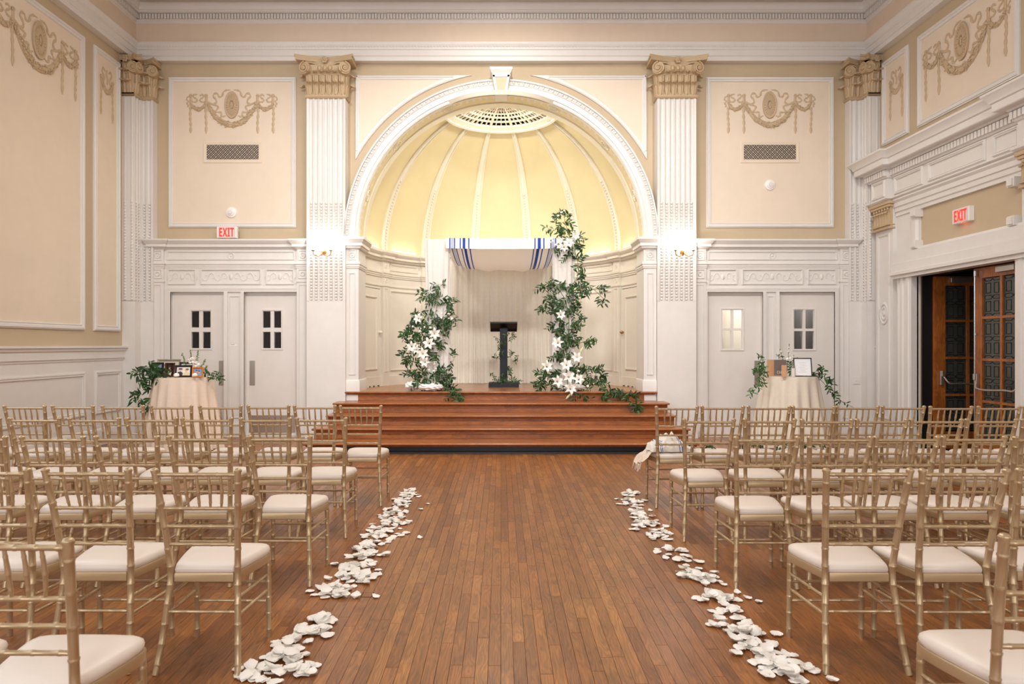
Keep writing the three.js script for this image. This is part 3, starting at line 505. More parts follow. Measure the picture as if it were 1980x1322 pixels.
// ---------------------------------------------------------------- apse
const D = PI / 180, azs = [-64.29, -38.57, -12.86, 12.86, 38.57, 64.29].map((a) => a * D);
const polar = (az, r, y) => [r * Math.sin(az), y, APSE_Z - r * Math.cos(az)];
const apse = struct('wall_apse', 'curved cream apse wall under a ribbed yellow half dome');
{
  const CY = ARCH_Y, sph = (az, el, r) => [r * Math.cos(el) * Math.sin(az), CY + r * Math.sin(el), APSE_Z - r * Math.cos(el) * Math.cos(az)];
  const OC = Math.acos(0.9 / APSE_R), edges = [-PI / 2 - 0.02, ...azs, PI / 2 + 0.02];
  // dome panels between the ribs
  for (let i = 0; i < 7; i++) {
    const rows = []; for (let e = 0; e <= 18; e++) { const el = lerp(-0.03, OC, e / 18); rows.push({ p: [0, 0, 0], s: [1, 0, 0], n: [0, 1, 0], el }); }
    const pos = [], A = 8, pt = (e, k) => sph(lerp(edges[i], edges[i + 1], k / A), rows[e].el, APSE_R);
    for (let e = 0; e < 18; e++) for (let k = 0; k < A; k++) pos.push(...pt(e, k), ...pt(e, k + 1), ...pt(e + 1, k + 1), ...pt(e, k), ...pt(e + 1, k + 1), ...pt(e + 1, k));
    const g = new THREE.BufferGeometry(); g.setAttribute('position', new THREE.Float32BufferAttribute(pos, 3));
    mesh('dome_panel', toCreasedNormals(g, 0.6), M.yellow, apse);
  }
  const lx = (az) => [Math.cos(az), 0, Math.sin(az)];
  const ribGeo = (az, e0, e1, prof, n = 22, dr = 0) => loft(Array.from({ length: n + 1 }, (_, i) => { const el = lerp(e0, e1, i / n), p = sph(az, el, APSE_R - dr), c = sph(az, el, 1), n2 = [-c[0], -(c[1] - CY), -(c[2] - APSE_Z)], k = Math.max(0.42, Math.cos(el)); return { p, s: lx(az).map((q) => q * k), n: n2 }; }), prof, { crease: 0.5 });
  for (const az of azs) {
    mesh('rib', ribGeo(az, -0.03, OC, [[-0.085, 0], [-0.085, 0.025], [-0.06, 0.04], [-0.045, 0.04], [-0.04, 0.025], [0.04, 0.025], [0.045, 0.04], [0.06, 0.04], [0.085, 0.025], [0.085, 0]]), M.rib, apse);
    const b = []; for (let el = 0.02; el < 0.55; el += 0.024) { const p = sph(az, el, APSE_R - 0.03); b.push(ball(0.017, ...p, 1, 1.3, 1, 5, 4)); }
    mesh('rib_beads', b, M.rib, apse);
  }
  // oculus ring and pierced grille with its dark drum
  const circ = (el, r = APSE_R) => Array.from({ length: 72 }, (_, i) => sph(i / 72 * 2 * PI, el, r));
  const hoop = (el, w, d, loop = true) => { const fr = circ(el).map((p, i) => { const az = i / 72 * 2 * PI, c = sph(az, el, 1), n = [-c[0], -(c[1] - CY), -(c[2] - APSE_Z)], t = sph(az, el + PI / 2, 1); return { p, s: [t[0], t[1] - CY, t[2] - APSE_Z], n }; }); return loft(fr, [[-w / 2, -0.01], [-w / 2, d], [w / 2, d], [w / 2, -0.01]], { loop, crease: 0.5 }); };
  const oc = base('oculus_grille', [0, 0, 0], 0, apse);
  mesh('rim', [hoop(OC, 0.12, 0.03), hoop(OC - 0.03, 0.04, 0.05)], M.rib, oc);
  const E = (r) => Math.acos(r / APSE_R);
  for (const r of [0.735, 0.615, 0.5, 0.39, 0.285, 0.19]) mesh('hoop', hoop(E(r), 0.028, 0.02), M.rib, oc);
  const allAz = []; for (let k = 0; k < 14; k++) for (let j = 0; j < 4; j++) allAz.push([(12.857 + k * 25.714 + j * 25.714 / 4 - 180) * D, j === 0]);
  for (const [az, main] of allAz) { const w = main ? 0.05 : 0.02; mesh('radial_bar', loft([0.86, 0.5, 0.15].map((r) => { const el = E(r), c = sph(az, el, 1); return { p: sph(az, el, APSE_R), s: lx(az).map((q) => q * (0.45 + 0.55 * r)), n: [-c[0], -(c[1] - CY), -(c[2] - APSE_Z)] }; }), [[-w / 2, -0.01], [-w / 2, 0.018], [w / 2, 0.018], [w / 2, -0.01]]), M.rib, oc); }
  mesh('boss', ball(0.17, 0, CY + APSE_R - 0.02, APSE_Z, 1, 0.2, 1, 20, 8), M.rib, oc);
  const halfRound = (pts) => { const q = new THREE.LatheGeometry(pts.map(([x, y]) => new THREE.Vector2(x, y)), 24, PI / 2, PI); return toCreasedNormals(q, 0.7).translate(0, 0, APSE_Z); };
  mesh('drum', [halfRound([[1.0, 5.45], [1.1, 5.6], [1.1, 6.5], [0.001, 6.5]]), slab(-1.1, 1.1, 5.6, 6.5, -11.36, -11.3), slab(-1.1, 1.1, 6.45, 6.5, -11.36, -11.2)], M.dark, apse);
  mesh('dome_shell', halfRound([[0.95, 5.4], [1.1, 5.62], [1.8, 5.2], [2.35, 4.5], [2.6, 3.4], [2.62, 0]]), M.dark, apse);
  // lower wall
  const arc = (r, a0, a1, n) => Array.from({ length: n + 1 }, (_, i) => { const a = lerp(a0, a1, i / n); return [r * Math.sin(a), APSE_Z - r * Math.cos(a)]; });
  const bent = (r) => (a, b, h) => polar(a / APSE_R, r - h, b);       // a = arc length from the axis
  const curved = (a0, a1, y0, y1, r, t) => loft(Array.from({ length: Math.max(2, Math.ceil((a1 - a0) * 14)) + 1 }, (_, i, q) => { const n = Math.max(2, Math.ceil((a1 - a0) * 14)), az = lerp(a0, a1, i / n); return { p: polar(az, r, 0), s: [-Math.sin(az), 0, Math.cos(az)], n: [0, 1, 0] }; }), [[0, y0], [t, y0], [t, y1], [0, y1]], { crease: 0.5 });
  mesh('plaster', curved(-PI / 2, PI / 2, STAGE_Y, 3.2, APSE_R + 0.06, 0.06), M.apse, apse);
  mesh('skirting', curved(-PI / 2, PI / 2, STAGE_Y, STAGE_Y + 0.17, APSE_R, 0.02), M.apse, apse);
  const moulding = (prof, name) => {          // runs round the apse and breaks forward over each pilaster
    const path = [], brk = 0.05, half = 0.042;
    let a = -PI / 2;
    for (const c of azs) { for (let k = 0; k <= 6; k++) { const q = lerp(a, c - half, k / 6); path.push([q, 0]); } path.push([c - half, brk], [c, brk], [c + half, brk]); a = c + half; }
    for (let k = 0; k <= 6; k++) path.push([lerp(a, PI / 2, k / 6), 0]);
    const pts = path.map(([q, b]) => { const p = polar(q, APSE_R - b, 0); return [p[0], p[2]]; });
    mesh(name, sweep(pts, prof.map(([o, h]) => [o, h]), { crease: 0.35 }), M.apse, apse);
  };
  moulding([[-0.05, 2.99], [0.03, 2.99], [0.045, 3.01], [0.045, 3.03], [0.075, 3.035], [0.075, 3.075], [0.085, 3.085], [0.11, 3.12], [0.115, 3.13], [0.115, 3.165], [-0.05, 3.17]], 'cornice');
  moulding([[-0.05, 2.7], [0.014, 2.7], [0.014, 2.725], [0.024, 2.73], [0.024, 2.76], [0.036, 2.765], [0.036, 2.8], [-0.05, 2.805]], 'architrave');
  moulding([[-0.05, 2.53], [0.012, 2.53], [0.016, 2.55], [-0.05, 2.555]], 'necking');
  for (const c of azs) {
    mesh('pilaster', curved(c - 0.042, c + 0.042, STAGE_Y, 3.02, APSE_R + 0.01, 0.06), M.apse, apse);
    const m = bent(APSE_R - 0.05), s = c * APSE_R;
    mesh('pilaster_panel', frame(s - 0.06, s + 0.06, STAGE_Y + 0.25, 2.5, 0.02, 0.01, m), M.apse, apse);
    for (const y of [2.9, 2.63]) mesh('rosette', [new THREE.TorusGeometry(0.03, 0.006, 5, 14), ball(0.012, 0, 0, 0, 1, 1, 0.6)].map((g) => g.rotateY(-c).translate(...polar(c, APSE_R - 0.052, y))), M.apse, apse);
  }
  const m0 = bent(APSE_R), cell = [[-64.29, -38.57], [-38.57, -12.86], [-12.86, 12.86], [12.86, 38.57], [38.57, 64.29]];
  const fr = (a, b, y0, y1) => { const x0 = a * D * APSE_R + 0.17, x1 = b * D * APSE_R - 0.17, p = [[x0, y0], [x0, y1]]; for (let k = 1; k <= 6; k++) p.push([lerp(x0, x1, k / 6), y1]); p.push([x1, y0]); for (let k = 5; k >= 1; k--) p.push([lerp(x0, x1, k / 6), y0]); return sweep(p, FRAME(0.035, 0.018), { loop: true, map: m0, crease: 0.5 }); };
  for (const [a, b] of cell) { mesh('panel_moulding', fr(a, b, STAGE_Y + 0.26, 2.48), M.apse, apse); mesh('frieze_moulding', fr(a, b, 2.83, 2.97), M.apse, apse); }
  // curved doors beside the piers
  [[-1, 'left'], [1, 'right']].forEach(([s, side], i) => {
    const d = struct('door_' + (7 + i), `narrow curved cream door at the ${side} side of the apse`), a0 = 67.5 * D, a1 = 86 * D, lo = Math.min(s * a0, s * a1), hi = Math.max(s * a0, s * a1), md = bent(APSE_R - 0.012);
    mesh('leaf', curved(lo, hi, STAGE_Y + 0.025, 2.47, APSE_R + 0.02, 0.032), M.apse, d);
    const x0 = lo * APSE_R + 0.12, x1 = hi * APSE_R - 0.12;
    for (const [y0, y1] of [[STAGE_Y + 0.3, 2.33]]) mesh('panel_moulding', sweep([[x0, y0], [x0, y1], [(x0 + x1) / 2, y1], [x1, y1], [x1, y0], [(x0 + x1) / 2, y0]], FRAME(0.03, 0.016), { loop: true, map: md }), M.apse, d);
    mesh('gap', [curved(s < 0 ? hi : lo - 0.006, s < 0 ? hi + 0.006 : lo, STAGE_Y, 2.48, APSE_R + 0.004, 0.006), curved(lo, hi, STAGE_Y + 0.002, STAGE_Y + 0.02, APSE_R + 0.004, 0.024), curved(lo, hi, 2.472, 2.482, APSE_R + 0.004, 0.006)], M.black, d);
    const k = polar(s * 68.7 * D, APSE_R - 0.05, 1.7);
    mesh('knob', [ball(0.03, ...k), new THREE.CylinderGeometry(0.012, 0.02, 0.06, 10).rotateX(PI / 2).rotateY(-s * 68.7 * D).translate(...polar(s * 68.7 * D, APSE_R - 0.02, 1.7))], s < 0 ? M.apse : M.brass, d);
  });
}
// lamps laid on top of the cornice that light the half dome
for (const deg of [-76, -51.5, -25.7, 0, 25.7, 51.5, 76]) {
  const az = deg * D, p = polar(az, APSE_R - 0.03, 3.19);
  const f = thing('cove_light', `slim cove lamp on the apse cornice, ${Math.abs(deg) < 1 ? 'at the very back' : (Math.abs(deg) < 40 ? 'nearer the back' : Math.abs(deg) < 60 ? 'half way round' : 'next to the pier') + (deg < 0 ? ' on the left' : ' on the right')}`, 'lamp', p, -az, 'cove lamps on the apse cornice');
  mesh('housing', box(0.62, 0.03, 0.05, 0, -0.005, 0), M.white, f);
  mesh('tube', new THREE.CylinderGeometry(0.011, 0.011, 0.58, 10).rotateZ(PI / 2).translate(0, 0.018, 0), new THREE.MeshStandardMaterial({ color: '#fff2d0', emissive: COVE, emissiveIntensity: 3 }), f);
  const l = new THREE.RectAreaLight(COVE, COVE_LIGHT, 0.56, 0.05); l.position.set(0, 0.034, 0.01); l.lookAt(0, 1, 0.55); l.rotation.set(PI / 2 + 0.7, 0, 0); f.add(l);
}
// ---------------------------------------------------------------- stage, its steps
const stage = tag(base('stage_steps'), 'broad reddish wooden steps and stage in front of the apse', 'steps', null, 'structure');
{
  const rotated = (len, w, h, ou, ov) => { const g = plankGeo(w, h, len, ou, ov).clone(); g.userData = { clean: true }; return g.rotateY(PI / 2); };
  const NOSE = [[10.79, 2.47], [10.4, 2.565], [9.99, 2.565], [9.62, 2.67], [9.19, 2.67]], R = 0.147;
  const put = (name, len, w, h, x, top, z, k) => { const m = mesh(name, rotated(len, w, h, k * 0.37, k * 0.71), stepMats[k % 3], stage); m.position.set(x, top, z); return m; };
  // stage deck
  const deck = poly([[-2.47, -10.9], [2.47, -10.9], [2.47, -11.37], ...Array.from({ length: 33 }, (_, i) => { const a = PI / 2 - i / 32 * PI; return [Math.sin(a) * 2.4, APSE_Z - Math.cos(a) * 2.4]; }), [-2.47, -11.37]].map(([x, z]) => [x, z]));
  const dg = extrude(deck, 0.03).rotateX(PI / 2); mesh('deck', dg.translate(0, STAGE_Y, 0), phys('#ffeeda', 0.3, { map: oak, clearcoat: 0.3, clearcoatRoughness: 0.15 }), stage);
  NOSE.forEach(([Z, X], i) => {
    const top = STAGE_Y - i * R, back = i ? NOSE[i - 1][0] + 0.055 : 10.9, depth = back - Z, n = Math.max(1, Math.round(depth / 0.14)), bw = depth / n;
    for (let b = 0; b < n; b++) { // tread boards, each in two or three lengths
      const cuts = [-X, ...(b % 2 ? [rr(-1.2, -0.2), rr(0.4, 1.6)] : [rr(-0.5, 0.9)]), X];
      for (let c = 0; c + 1 < cuts.length; c++) put('tread_board', cuts[c + 1] - cuts[c] - 0.002, bw - 0.002, 0.028, (cuts[c] + cuts[c + 1]) / 2, top, -(Z + bw * (b + 0.5)), i * 3 + b + c);
    }
    mesh('nosing', rod([V(-X, top - 0.015, -Z), V(X, top - 0.015, -Z)], 0.014, 8), stepMats[i % 3], stage);
    mesh('cove_moulding', sweep([[-X + 0.03, -Z - 0.035], [X - 0.03, -Z - 0.035]], [[0, top - 0.028], [0.024, top - 0.028], [0.02, top - 0.036], [0.008, top - 0.05], [0, top - 0.052]]), stepMats[(i + 1) % 3], stage);
    const rz = -Z - 0.04, h = i < 4 ? R - 0.028 : 0.02;
    if (i < 4) for (let b = 0; b < 2; b++) { const cuts = [-X + 0.02, rr(-1.4, 1.2), X - 0.02]; for (let c = 0; c < 2; c++) { const m = mesh('riser_board', rotated(cuts[c + 1] - cuts[c] - 0.002, h / 2 - 0.0015, 0.02, i * 0.2 + b, c * 0.9 + i), stepMats[(i + b + c) % 3], stage); m.rotation.x = PI / 2; m.position.set((cuts[c] + cuts[c + 1]) / 2, top - 0.028 - h / 4 - b * h / 2, rz); } }
    mesh('carcass', slab(-X + 0.02, X - 0.02, i === 4 ? 0.12 : top - R, top - 0.029, i ? -NOSE[i - 1][0] - 0.06 : -11.0, rz - 0.021), stepMats[2], stage);
  });
  for (const k of [-1, 1]) mesh('painted_end', slab(Math.min(k * 2.27, k * 2.45), Math.max(k * 2.27, k * 2.45), STAGE_Y - R + 0.002, STAGE_Y - 0.03, -10.84, -10.826), M.white, stage);
  mesh('kickboard', slab(-2.6, 2.6, 0, 0.118, -10.7, -9.245), M.navyBlack, stage);
  mesh('kick_moulding', sweep([[-2.62, -9.245], [2.62, -9.245]], [[0, 0], [0.03, 0], [0.03, 0.012], [0.018, 0.026], [0.006, 0.032], [0, 0.032]]), M.navyBlack, stage);
}
// ---------------------------------------------------------------- doorcases and doors of the end wall
function mirrorPx(p) { return 1938 - p; }
[[-1, 0], [1, 2]].forEach(([s, first]) => {
  const side = s < 0 ? 'left' : 'right', T = struct('trim_' + (s < 0 ? 7 : 8), `white panelled doorcase round the pair of doors on the ${side} of the end wall`);
  const X = (p) => wx(s < 0 ? p : mirrorPx(p) + 3), x0 = s < 0 ? wx(299) : 3.083, x1 = s < 0 ? -3.075 : wx(1642), F = 0.06, map = onBack(-END + F);
  const [dA, dB] = [doors[first], doors[first + 1]].map(([a, b]) => [wx(a), wx(b)]);
  const sh = poly([[x0, 0], [x1, 0], [x1, 3.0], [x0, 3.0]]);
  for (const [a, b] of [dA, dB]) sh.holes.push(hole([[a, 0.004], [b, 0.004], [b, DOOR_TOP], [a, DOOR_TOP]]));
  mesh('lining', extrude(sh, F).translate(0, 0, -END), M.white, T);
  const run = (prof, name, inset = 0.19, brk = 0.035) => mesh(name, sweep([[x0, -END], [x0, -END + F + brk], [x0 + inset, -END + F + brk], [x0 + inset, -END + F], [x1 - inset, -END + F], [x1 - inset, -END + F + brk], [x1, -END + F + brk], [x1, -END]], prof), M.white, T);
  run([[-0.04, 3.0], [0.012, 3.0], [0.02, 3.015], [0.04, 3.02], [0.04, 3.03], [0.065, 3.035], [0.065, 3.075], [0.078, 3.085], [0.1, 3.12], [0.11, 3.13], [0.11, 3.155], [-0.04, 3.165]], 'cornice');
  run([[-0.03, 2.7], [0.008, 2.7], [0.008, 2.72], [0.016, 2.725], [0.016, 2.75], [0.03, 2.76], [0.03, 2.785], [-0.03, 2.79]], 'architrave');
  for (const [a, b] of [[x0, x0 + 0.19], [x1 - 0.19, x1]]) {
    const c = (a + b) / 2, mm = onBack(-END + F + 0.035);
    mesh('pilaster_strip', slab(a, b, 0, 3.01, -END + F, -END + F + 0.035), M.white, T);
    mesh('rosette_tile', [frame(a + 0.025, b - 0.025, 2.82, 2.98, 0.014, 0.012, mm), new THREE.TorusGeometry(0.04, 0.008, 5, 18).translate(c, 2.9, -END + F + 0.039), ball(0.016, c, 2.9, -END + F + 0.039, 1, 1, 0.6)], M.white, T);
    mesh('rosette_tile', [frame(a + 0.025, b - 0.025, 2.53, 2.68, 0.014, 0.012, mm), new THREE.TorusGeometry(0.03, 0.008, 5, 18).translate(c, 2.605, -END + F + 0.039)], M.white, T);
    mesh('strip_necking', slab(a - 0.012, b + 0.012, 2.475, 2.495, -END + F, -END + F + 0.048), M.white, T);
    mesh('strip_panel', frame(a + 0.03, b - 0.03, 0.3, 2.44, 0.018, 0.01, mm), M.white, T);
  }
  const ia = x0 + 0.2, ib = x1 - 0.2, w = ib - ia;
  mesh('frieze_panel', frame(ia + 0.03, ib - 0.03, 2.83, 2.975, 0.022, 0.016, map), M.white, T);
  mesh('roundel', [new THREE.TorusGeometry(0.045, 0.008, 5, 20).translate((ia + ib) / 2, 2.9, -END + F + 0.004), ball(0.018, (ia + ib) / 2, 2.9, -END + F, 1, 1, 0.7)], M.white, T);
  const cuts = [[0.02, 0.235], [0.27, 0.73], [0.765, 0.98]];
  cuts.forEach(([a, b], i) => {
    const pa = ia + a * w, pb = ia + b * w; mesh('overdoor_panel', frame(pa, pb, wy(551), wy(521), 0.024, 0.02, map), M.white, T);
    // foliage scrolls in low relief
    const g = [], c = (pa + pb) / 2, n = i === 1 ? 4 : 2, y = wy(536);
    for (let k = 0; k < n; k++) for (const q of [-1, 1]) { const l = []; for (let j = 0; j <= 14; j++) { const t = j / 14, ang = t * 5.2, r = 0.075 * (1 - t * 0.75); l.push(V(c + q * (0.05 + (pb - pa) * 0.42 * (k + 0.45) / n + Math.cos(ang) * r * 0.8), y + Math.sin(ang) * r * (k % 2 ? -1 : 1), -END + F + 0.002)); } g.push(rod(l, (t) => 0.008 - 0.004 * t, 5, 20)); }
    g.push(ball(0.03, c, y, -END + F, 1, 1.6, 0.4));
    mesh('scroll_relief', g, M.white, T);
  });
  const mid0 = Math.min(dA[1], dB[1]), mid1 = Math.max(dA[0], dB[0]);
  mesh('door_head', sweep([[Math.min(dA[0], dB[0]) - 0.06, -END + F], [Math.max(dA[1], dB[1]) + 0.06, -END + F]], [[-0.02, DOOR_TOP], [0.025, DOOR_TOP], [0.025, DOOR_TOP + 0.03], [0.029, DOOR_TOP + 0.04], [0.029, DOOR_TOP + 0.07], [-0.02, DOOR_TOP + 0.075]]), M.white, T);
  for (const [a, b] of [dA, dB]) mesh('casing', [slab(a - 0.055, a, 0, DOOR_TOP, -END + F, -END + F + 0.025), slab(b, b + 0.055, 0, DOOR_TOP, -END + F, -END + F + 0.025), slab(a - 0.02, a, 0, DOOR_TOP, -END + F, -END + F + 0.034), slab(b, b + 0.02, 0, DOOR_TOP, -END + F, -END + F + 0.034)], M.white, T);
  mesh('mullion_panel', frame(mid0 + 0.075, mid1 - 0.075, 0.3, DOOR_TOP - 0.06, 0.02, 0.012, map), M.white, T);
  mesh('skirting', [slab(x0 - 0.005, dA[0] - 0.06, 0, 0.2, -END + F, -END + F + 0.05), slab(mid0 + 0.06, mid1 - 0.06, 0, 0.2, -END + F, -END + F + 0.03), slab(dB[1] + 0.06, x1, 0, 0.2, -END + F, -END + F + 0.05)], M.white, T);
});
const panes = [[371.5, 386, 393.5, 408, 601.5, 633, 641.5, 673], [508.5, 523, 530, 543.5, 601.5, 633.5, 641.5, 673], [1396.5, 1414, 1418.5, 1435, 599, 634.5, 639, 674.5], [1534.5, 1551.5, 1556.5, 1573, 599.5, 635, 640, 674.5]];
const doorLabels = ['white flush door with four blacked-out panes, behind the table of framed photographs', 'white flush door with four blacked-out panes, nearest the left arch pilaster', 'white flush door whose four panes show a bright corridor, nearest the right arch pilaster', 'white flush door whose four panes show dark glazed doors, behind the card table'];
doors.forEach(([pa, pb], i) => {
  const d = struct('door_' + (i + 1), doorLabels[i]), a = wx(pa) + 0.003, b = wx(pb) - 0.003, z = -END + (i % 3 ? -0.0 : 0.02), [q0, q1, q2, q3, r0, r1, r2, r3] = panes[i];
  const s = poly([[a, 0.012], [b, 0.012], [b, DOOR_TOP - 0.006], [a, DOOR_TOP - 0.006]]), cells = [[q0, q1, r0, r1], [q2, q3, r0, r1], [q0, q1, r2, r3], [q2, q3, r2, r3]].map(([u0, u1, v0, v1]) => [wx(u0), wx(u1), wy(v1), wy(v0)]);
  for (const [u0, u1, v0, v1] of cells) s.holes.push(hole([[u0, v0], [u1, v0], [u1, v1], [u0, v1]]));
  mesh('leaf', extrude(s, 0.045).translate(0, 0, z - 0.045), M.doorWhite, d);
  mesh('glazing_bead', frame(cells[0][0] - 0.03, cells[1][1] + 0.03, cells[2][2] - 0.03, cells[0][3] + 0.03, 0.025, 0.012, onBack(z)), M.doorWhite, d);
  cells.forEach(([u0, u1, v0, v1]) => {
    const p = mesh('pane', box(u1 - u0, v1 - v0, 0.004, (u0 + u1) / 2, (v0 + v1) / 2, z - 0.022), M.glass, d);
    if (i < 2) mesh('black_paper', extrude(poly([[u0 + rr(0.002, 0.012), v0 + rr(0, 0.006)], [u1 - rr(0.002, 0.01), v0 + rr(0, 0.01)], [u1 - rr(0.002, 0.012), v1 - rr(0, 0.01)], [u0 + rr(0.002, 0.014), v1 - rr(0.002, 0.012)]]), 0.001).translate(0, 0, z - 0.017), M.blackPaper, d);
  });
  if (i < 2) mesh('backing', slab(a + 0.2, b - 0.2, 1.3, 2.1, z - 0.06, z - 0.05), i < 2 ? M.doorWhite : M.dark, d);
  mesh('push_plate', box(0.088, 0.4, 0.003, i % 2 ? a + 0.1 : b - 0.06, wy(721), z + 0.002), M.steel, d);
  if (i < 2) mesh('kick_plate', box(b - a - 0.1, 0.28, 0.003, (a + b) / 2, 0.2, z + 0.002), M.steel, d);
});
{ // small typed notice on the post between the left doors
  const n = tag(mesh('paper_notice', box(0.13, 0.025, 0.002, wx(453), wy(667), -END + 0.062), std('#f4f1ec', 0.8)), 'tiny white paper notice on the post between the left doors', 'notice');
  const t = mesh('print', box(0.06, 0.006, 0.001, wx(453), wy(666), -END + 0.0635), std('#6b5a50', 0.8), n);
}
// what lies behind the right pair of doors: a corridor with its lamp, a darker lobby
{
  const c = struct('wall_corridor', 'bright cream corridor seen through the small door panes'), x0 = wx(1352), x1 = wx(1487), m = std('#f0ece4', 0.7);
  mesh('plaster', [slab(x0, x0 + 0.05, 0, 2.8, -13.2, -END - 0.2), slab(x1 - 0.05, x1, 0, 2.8, -13.2, -END - 0.2), slab(x0, x1, 2.75, 2.85, -13.2, -END - 0.2), slab(x0, x1, 0, 2.8, -13.3, -13.2), slab(x0, x1, -0.1, 0, -13.2, -END - 0.2)], m, c);
  mesh('tan_band', slab(x0, x1, 1.46, 1.63, -13.2, -13.18), M.tan, c); mesh('rail', [slab(x0, x1, 1.38, 1.46, -13.2, -13.16), slab(x0, x1, 1.62, 1.72, -13.2, -13.17)], M.white, c);
  mesh('door_frame', slab(x1 - 0.42, x1 - 0.05, 0, 2.1, -13.2, -13.15), M.white, c);
  const fb = tag(mesh('alarm_box', rbox(0.11, 0.16, 0.06, 0.01, x1 - 0.32, 1.98, -13.11), std('#b8343a', 0.4)), 'red alarm box on the corridor wall seen through the door pane', 'alarm box');
  const lamp = thing('corridor_lamp', 'round ceiling lamp of the corridor behind the right doors', 'lamp', [(x0 + x1) / 2, 2.66, -12.2]);
  mesh('bowl', lathe([[0.16, 0.05], [0.15, 0], [0.1, -0.05], [0.001, -0.07]]), new THREE.MeshStandardMaterial({ color: '#fff', emissive: WARM, emissiveIntensity: 1.5 }), lamp);
  const l = new THREE.PointLight(new THREE.Color(1, 0.97, 0.92), 1.3); l.position.set(0, -0.02, 0); l.castShadow = true; l.shadow.radius = 5; lamp.add(l);
  const e = struct('wall_lobby', 'dim lobby seen through the small panes of the door behind the card table'), y0 = wx(1489), y1 = wx(1625);
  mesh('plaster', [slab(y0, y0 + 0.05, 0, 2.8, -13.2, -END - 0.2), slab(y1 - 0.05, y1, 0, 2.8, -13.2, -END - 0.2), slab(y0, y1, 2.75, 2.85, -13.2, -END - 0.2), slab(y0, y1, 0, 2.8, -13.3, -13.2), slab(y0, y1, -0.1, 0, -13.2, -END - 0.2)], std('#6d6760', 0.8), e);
  mesh('glazed_door', slab(y0 + 0.05, y0 + 0.55, 0, 2.3, -13.2, -13.16), M.doorWood, e);
  mesh('door_glass', slab(y0 + 0.16, y0 + 0.44, 1.5, 2.2, -13.16, -13.15), std('#77796f', 0.2), e);
  mesh('curtain', Array.from({ length: 7 }, (_, k) => new THREE.CylinderGeometry(0.035, 0.035, 1.1, 10).translate(y1 - 0.12 - k * 0.05, 2.0, -13.12)), std('#7fb0c4', 0.8), e);
  const l2 = new THREE.PointLight(new THREE.Color(0.95, 0.97, 1), 2.6); l2.position.set((y0 + y1) / 2, -0.03, 0); l2.castShadow = true; l2.shadow.radius = 5;
  const lamp2 = thing('lobby_lamp', 'round ceiling lamp of the lobby behind the card table door', 'lamp', [0, 2.66, -12.2]); lamp2.add(l2);
  mesh('bowl', lathe([[0.16, 0.05], [0.15, 0], [0.1, -0.05], [0.001, -0.07]]).translate((y0 + y1) / 2, 0, 0), new THREE.MeshStandardMaterial({ color: '#fff', emissive: DAY, emissiveIntensity: 0.8 }), lamp2);
}
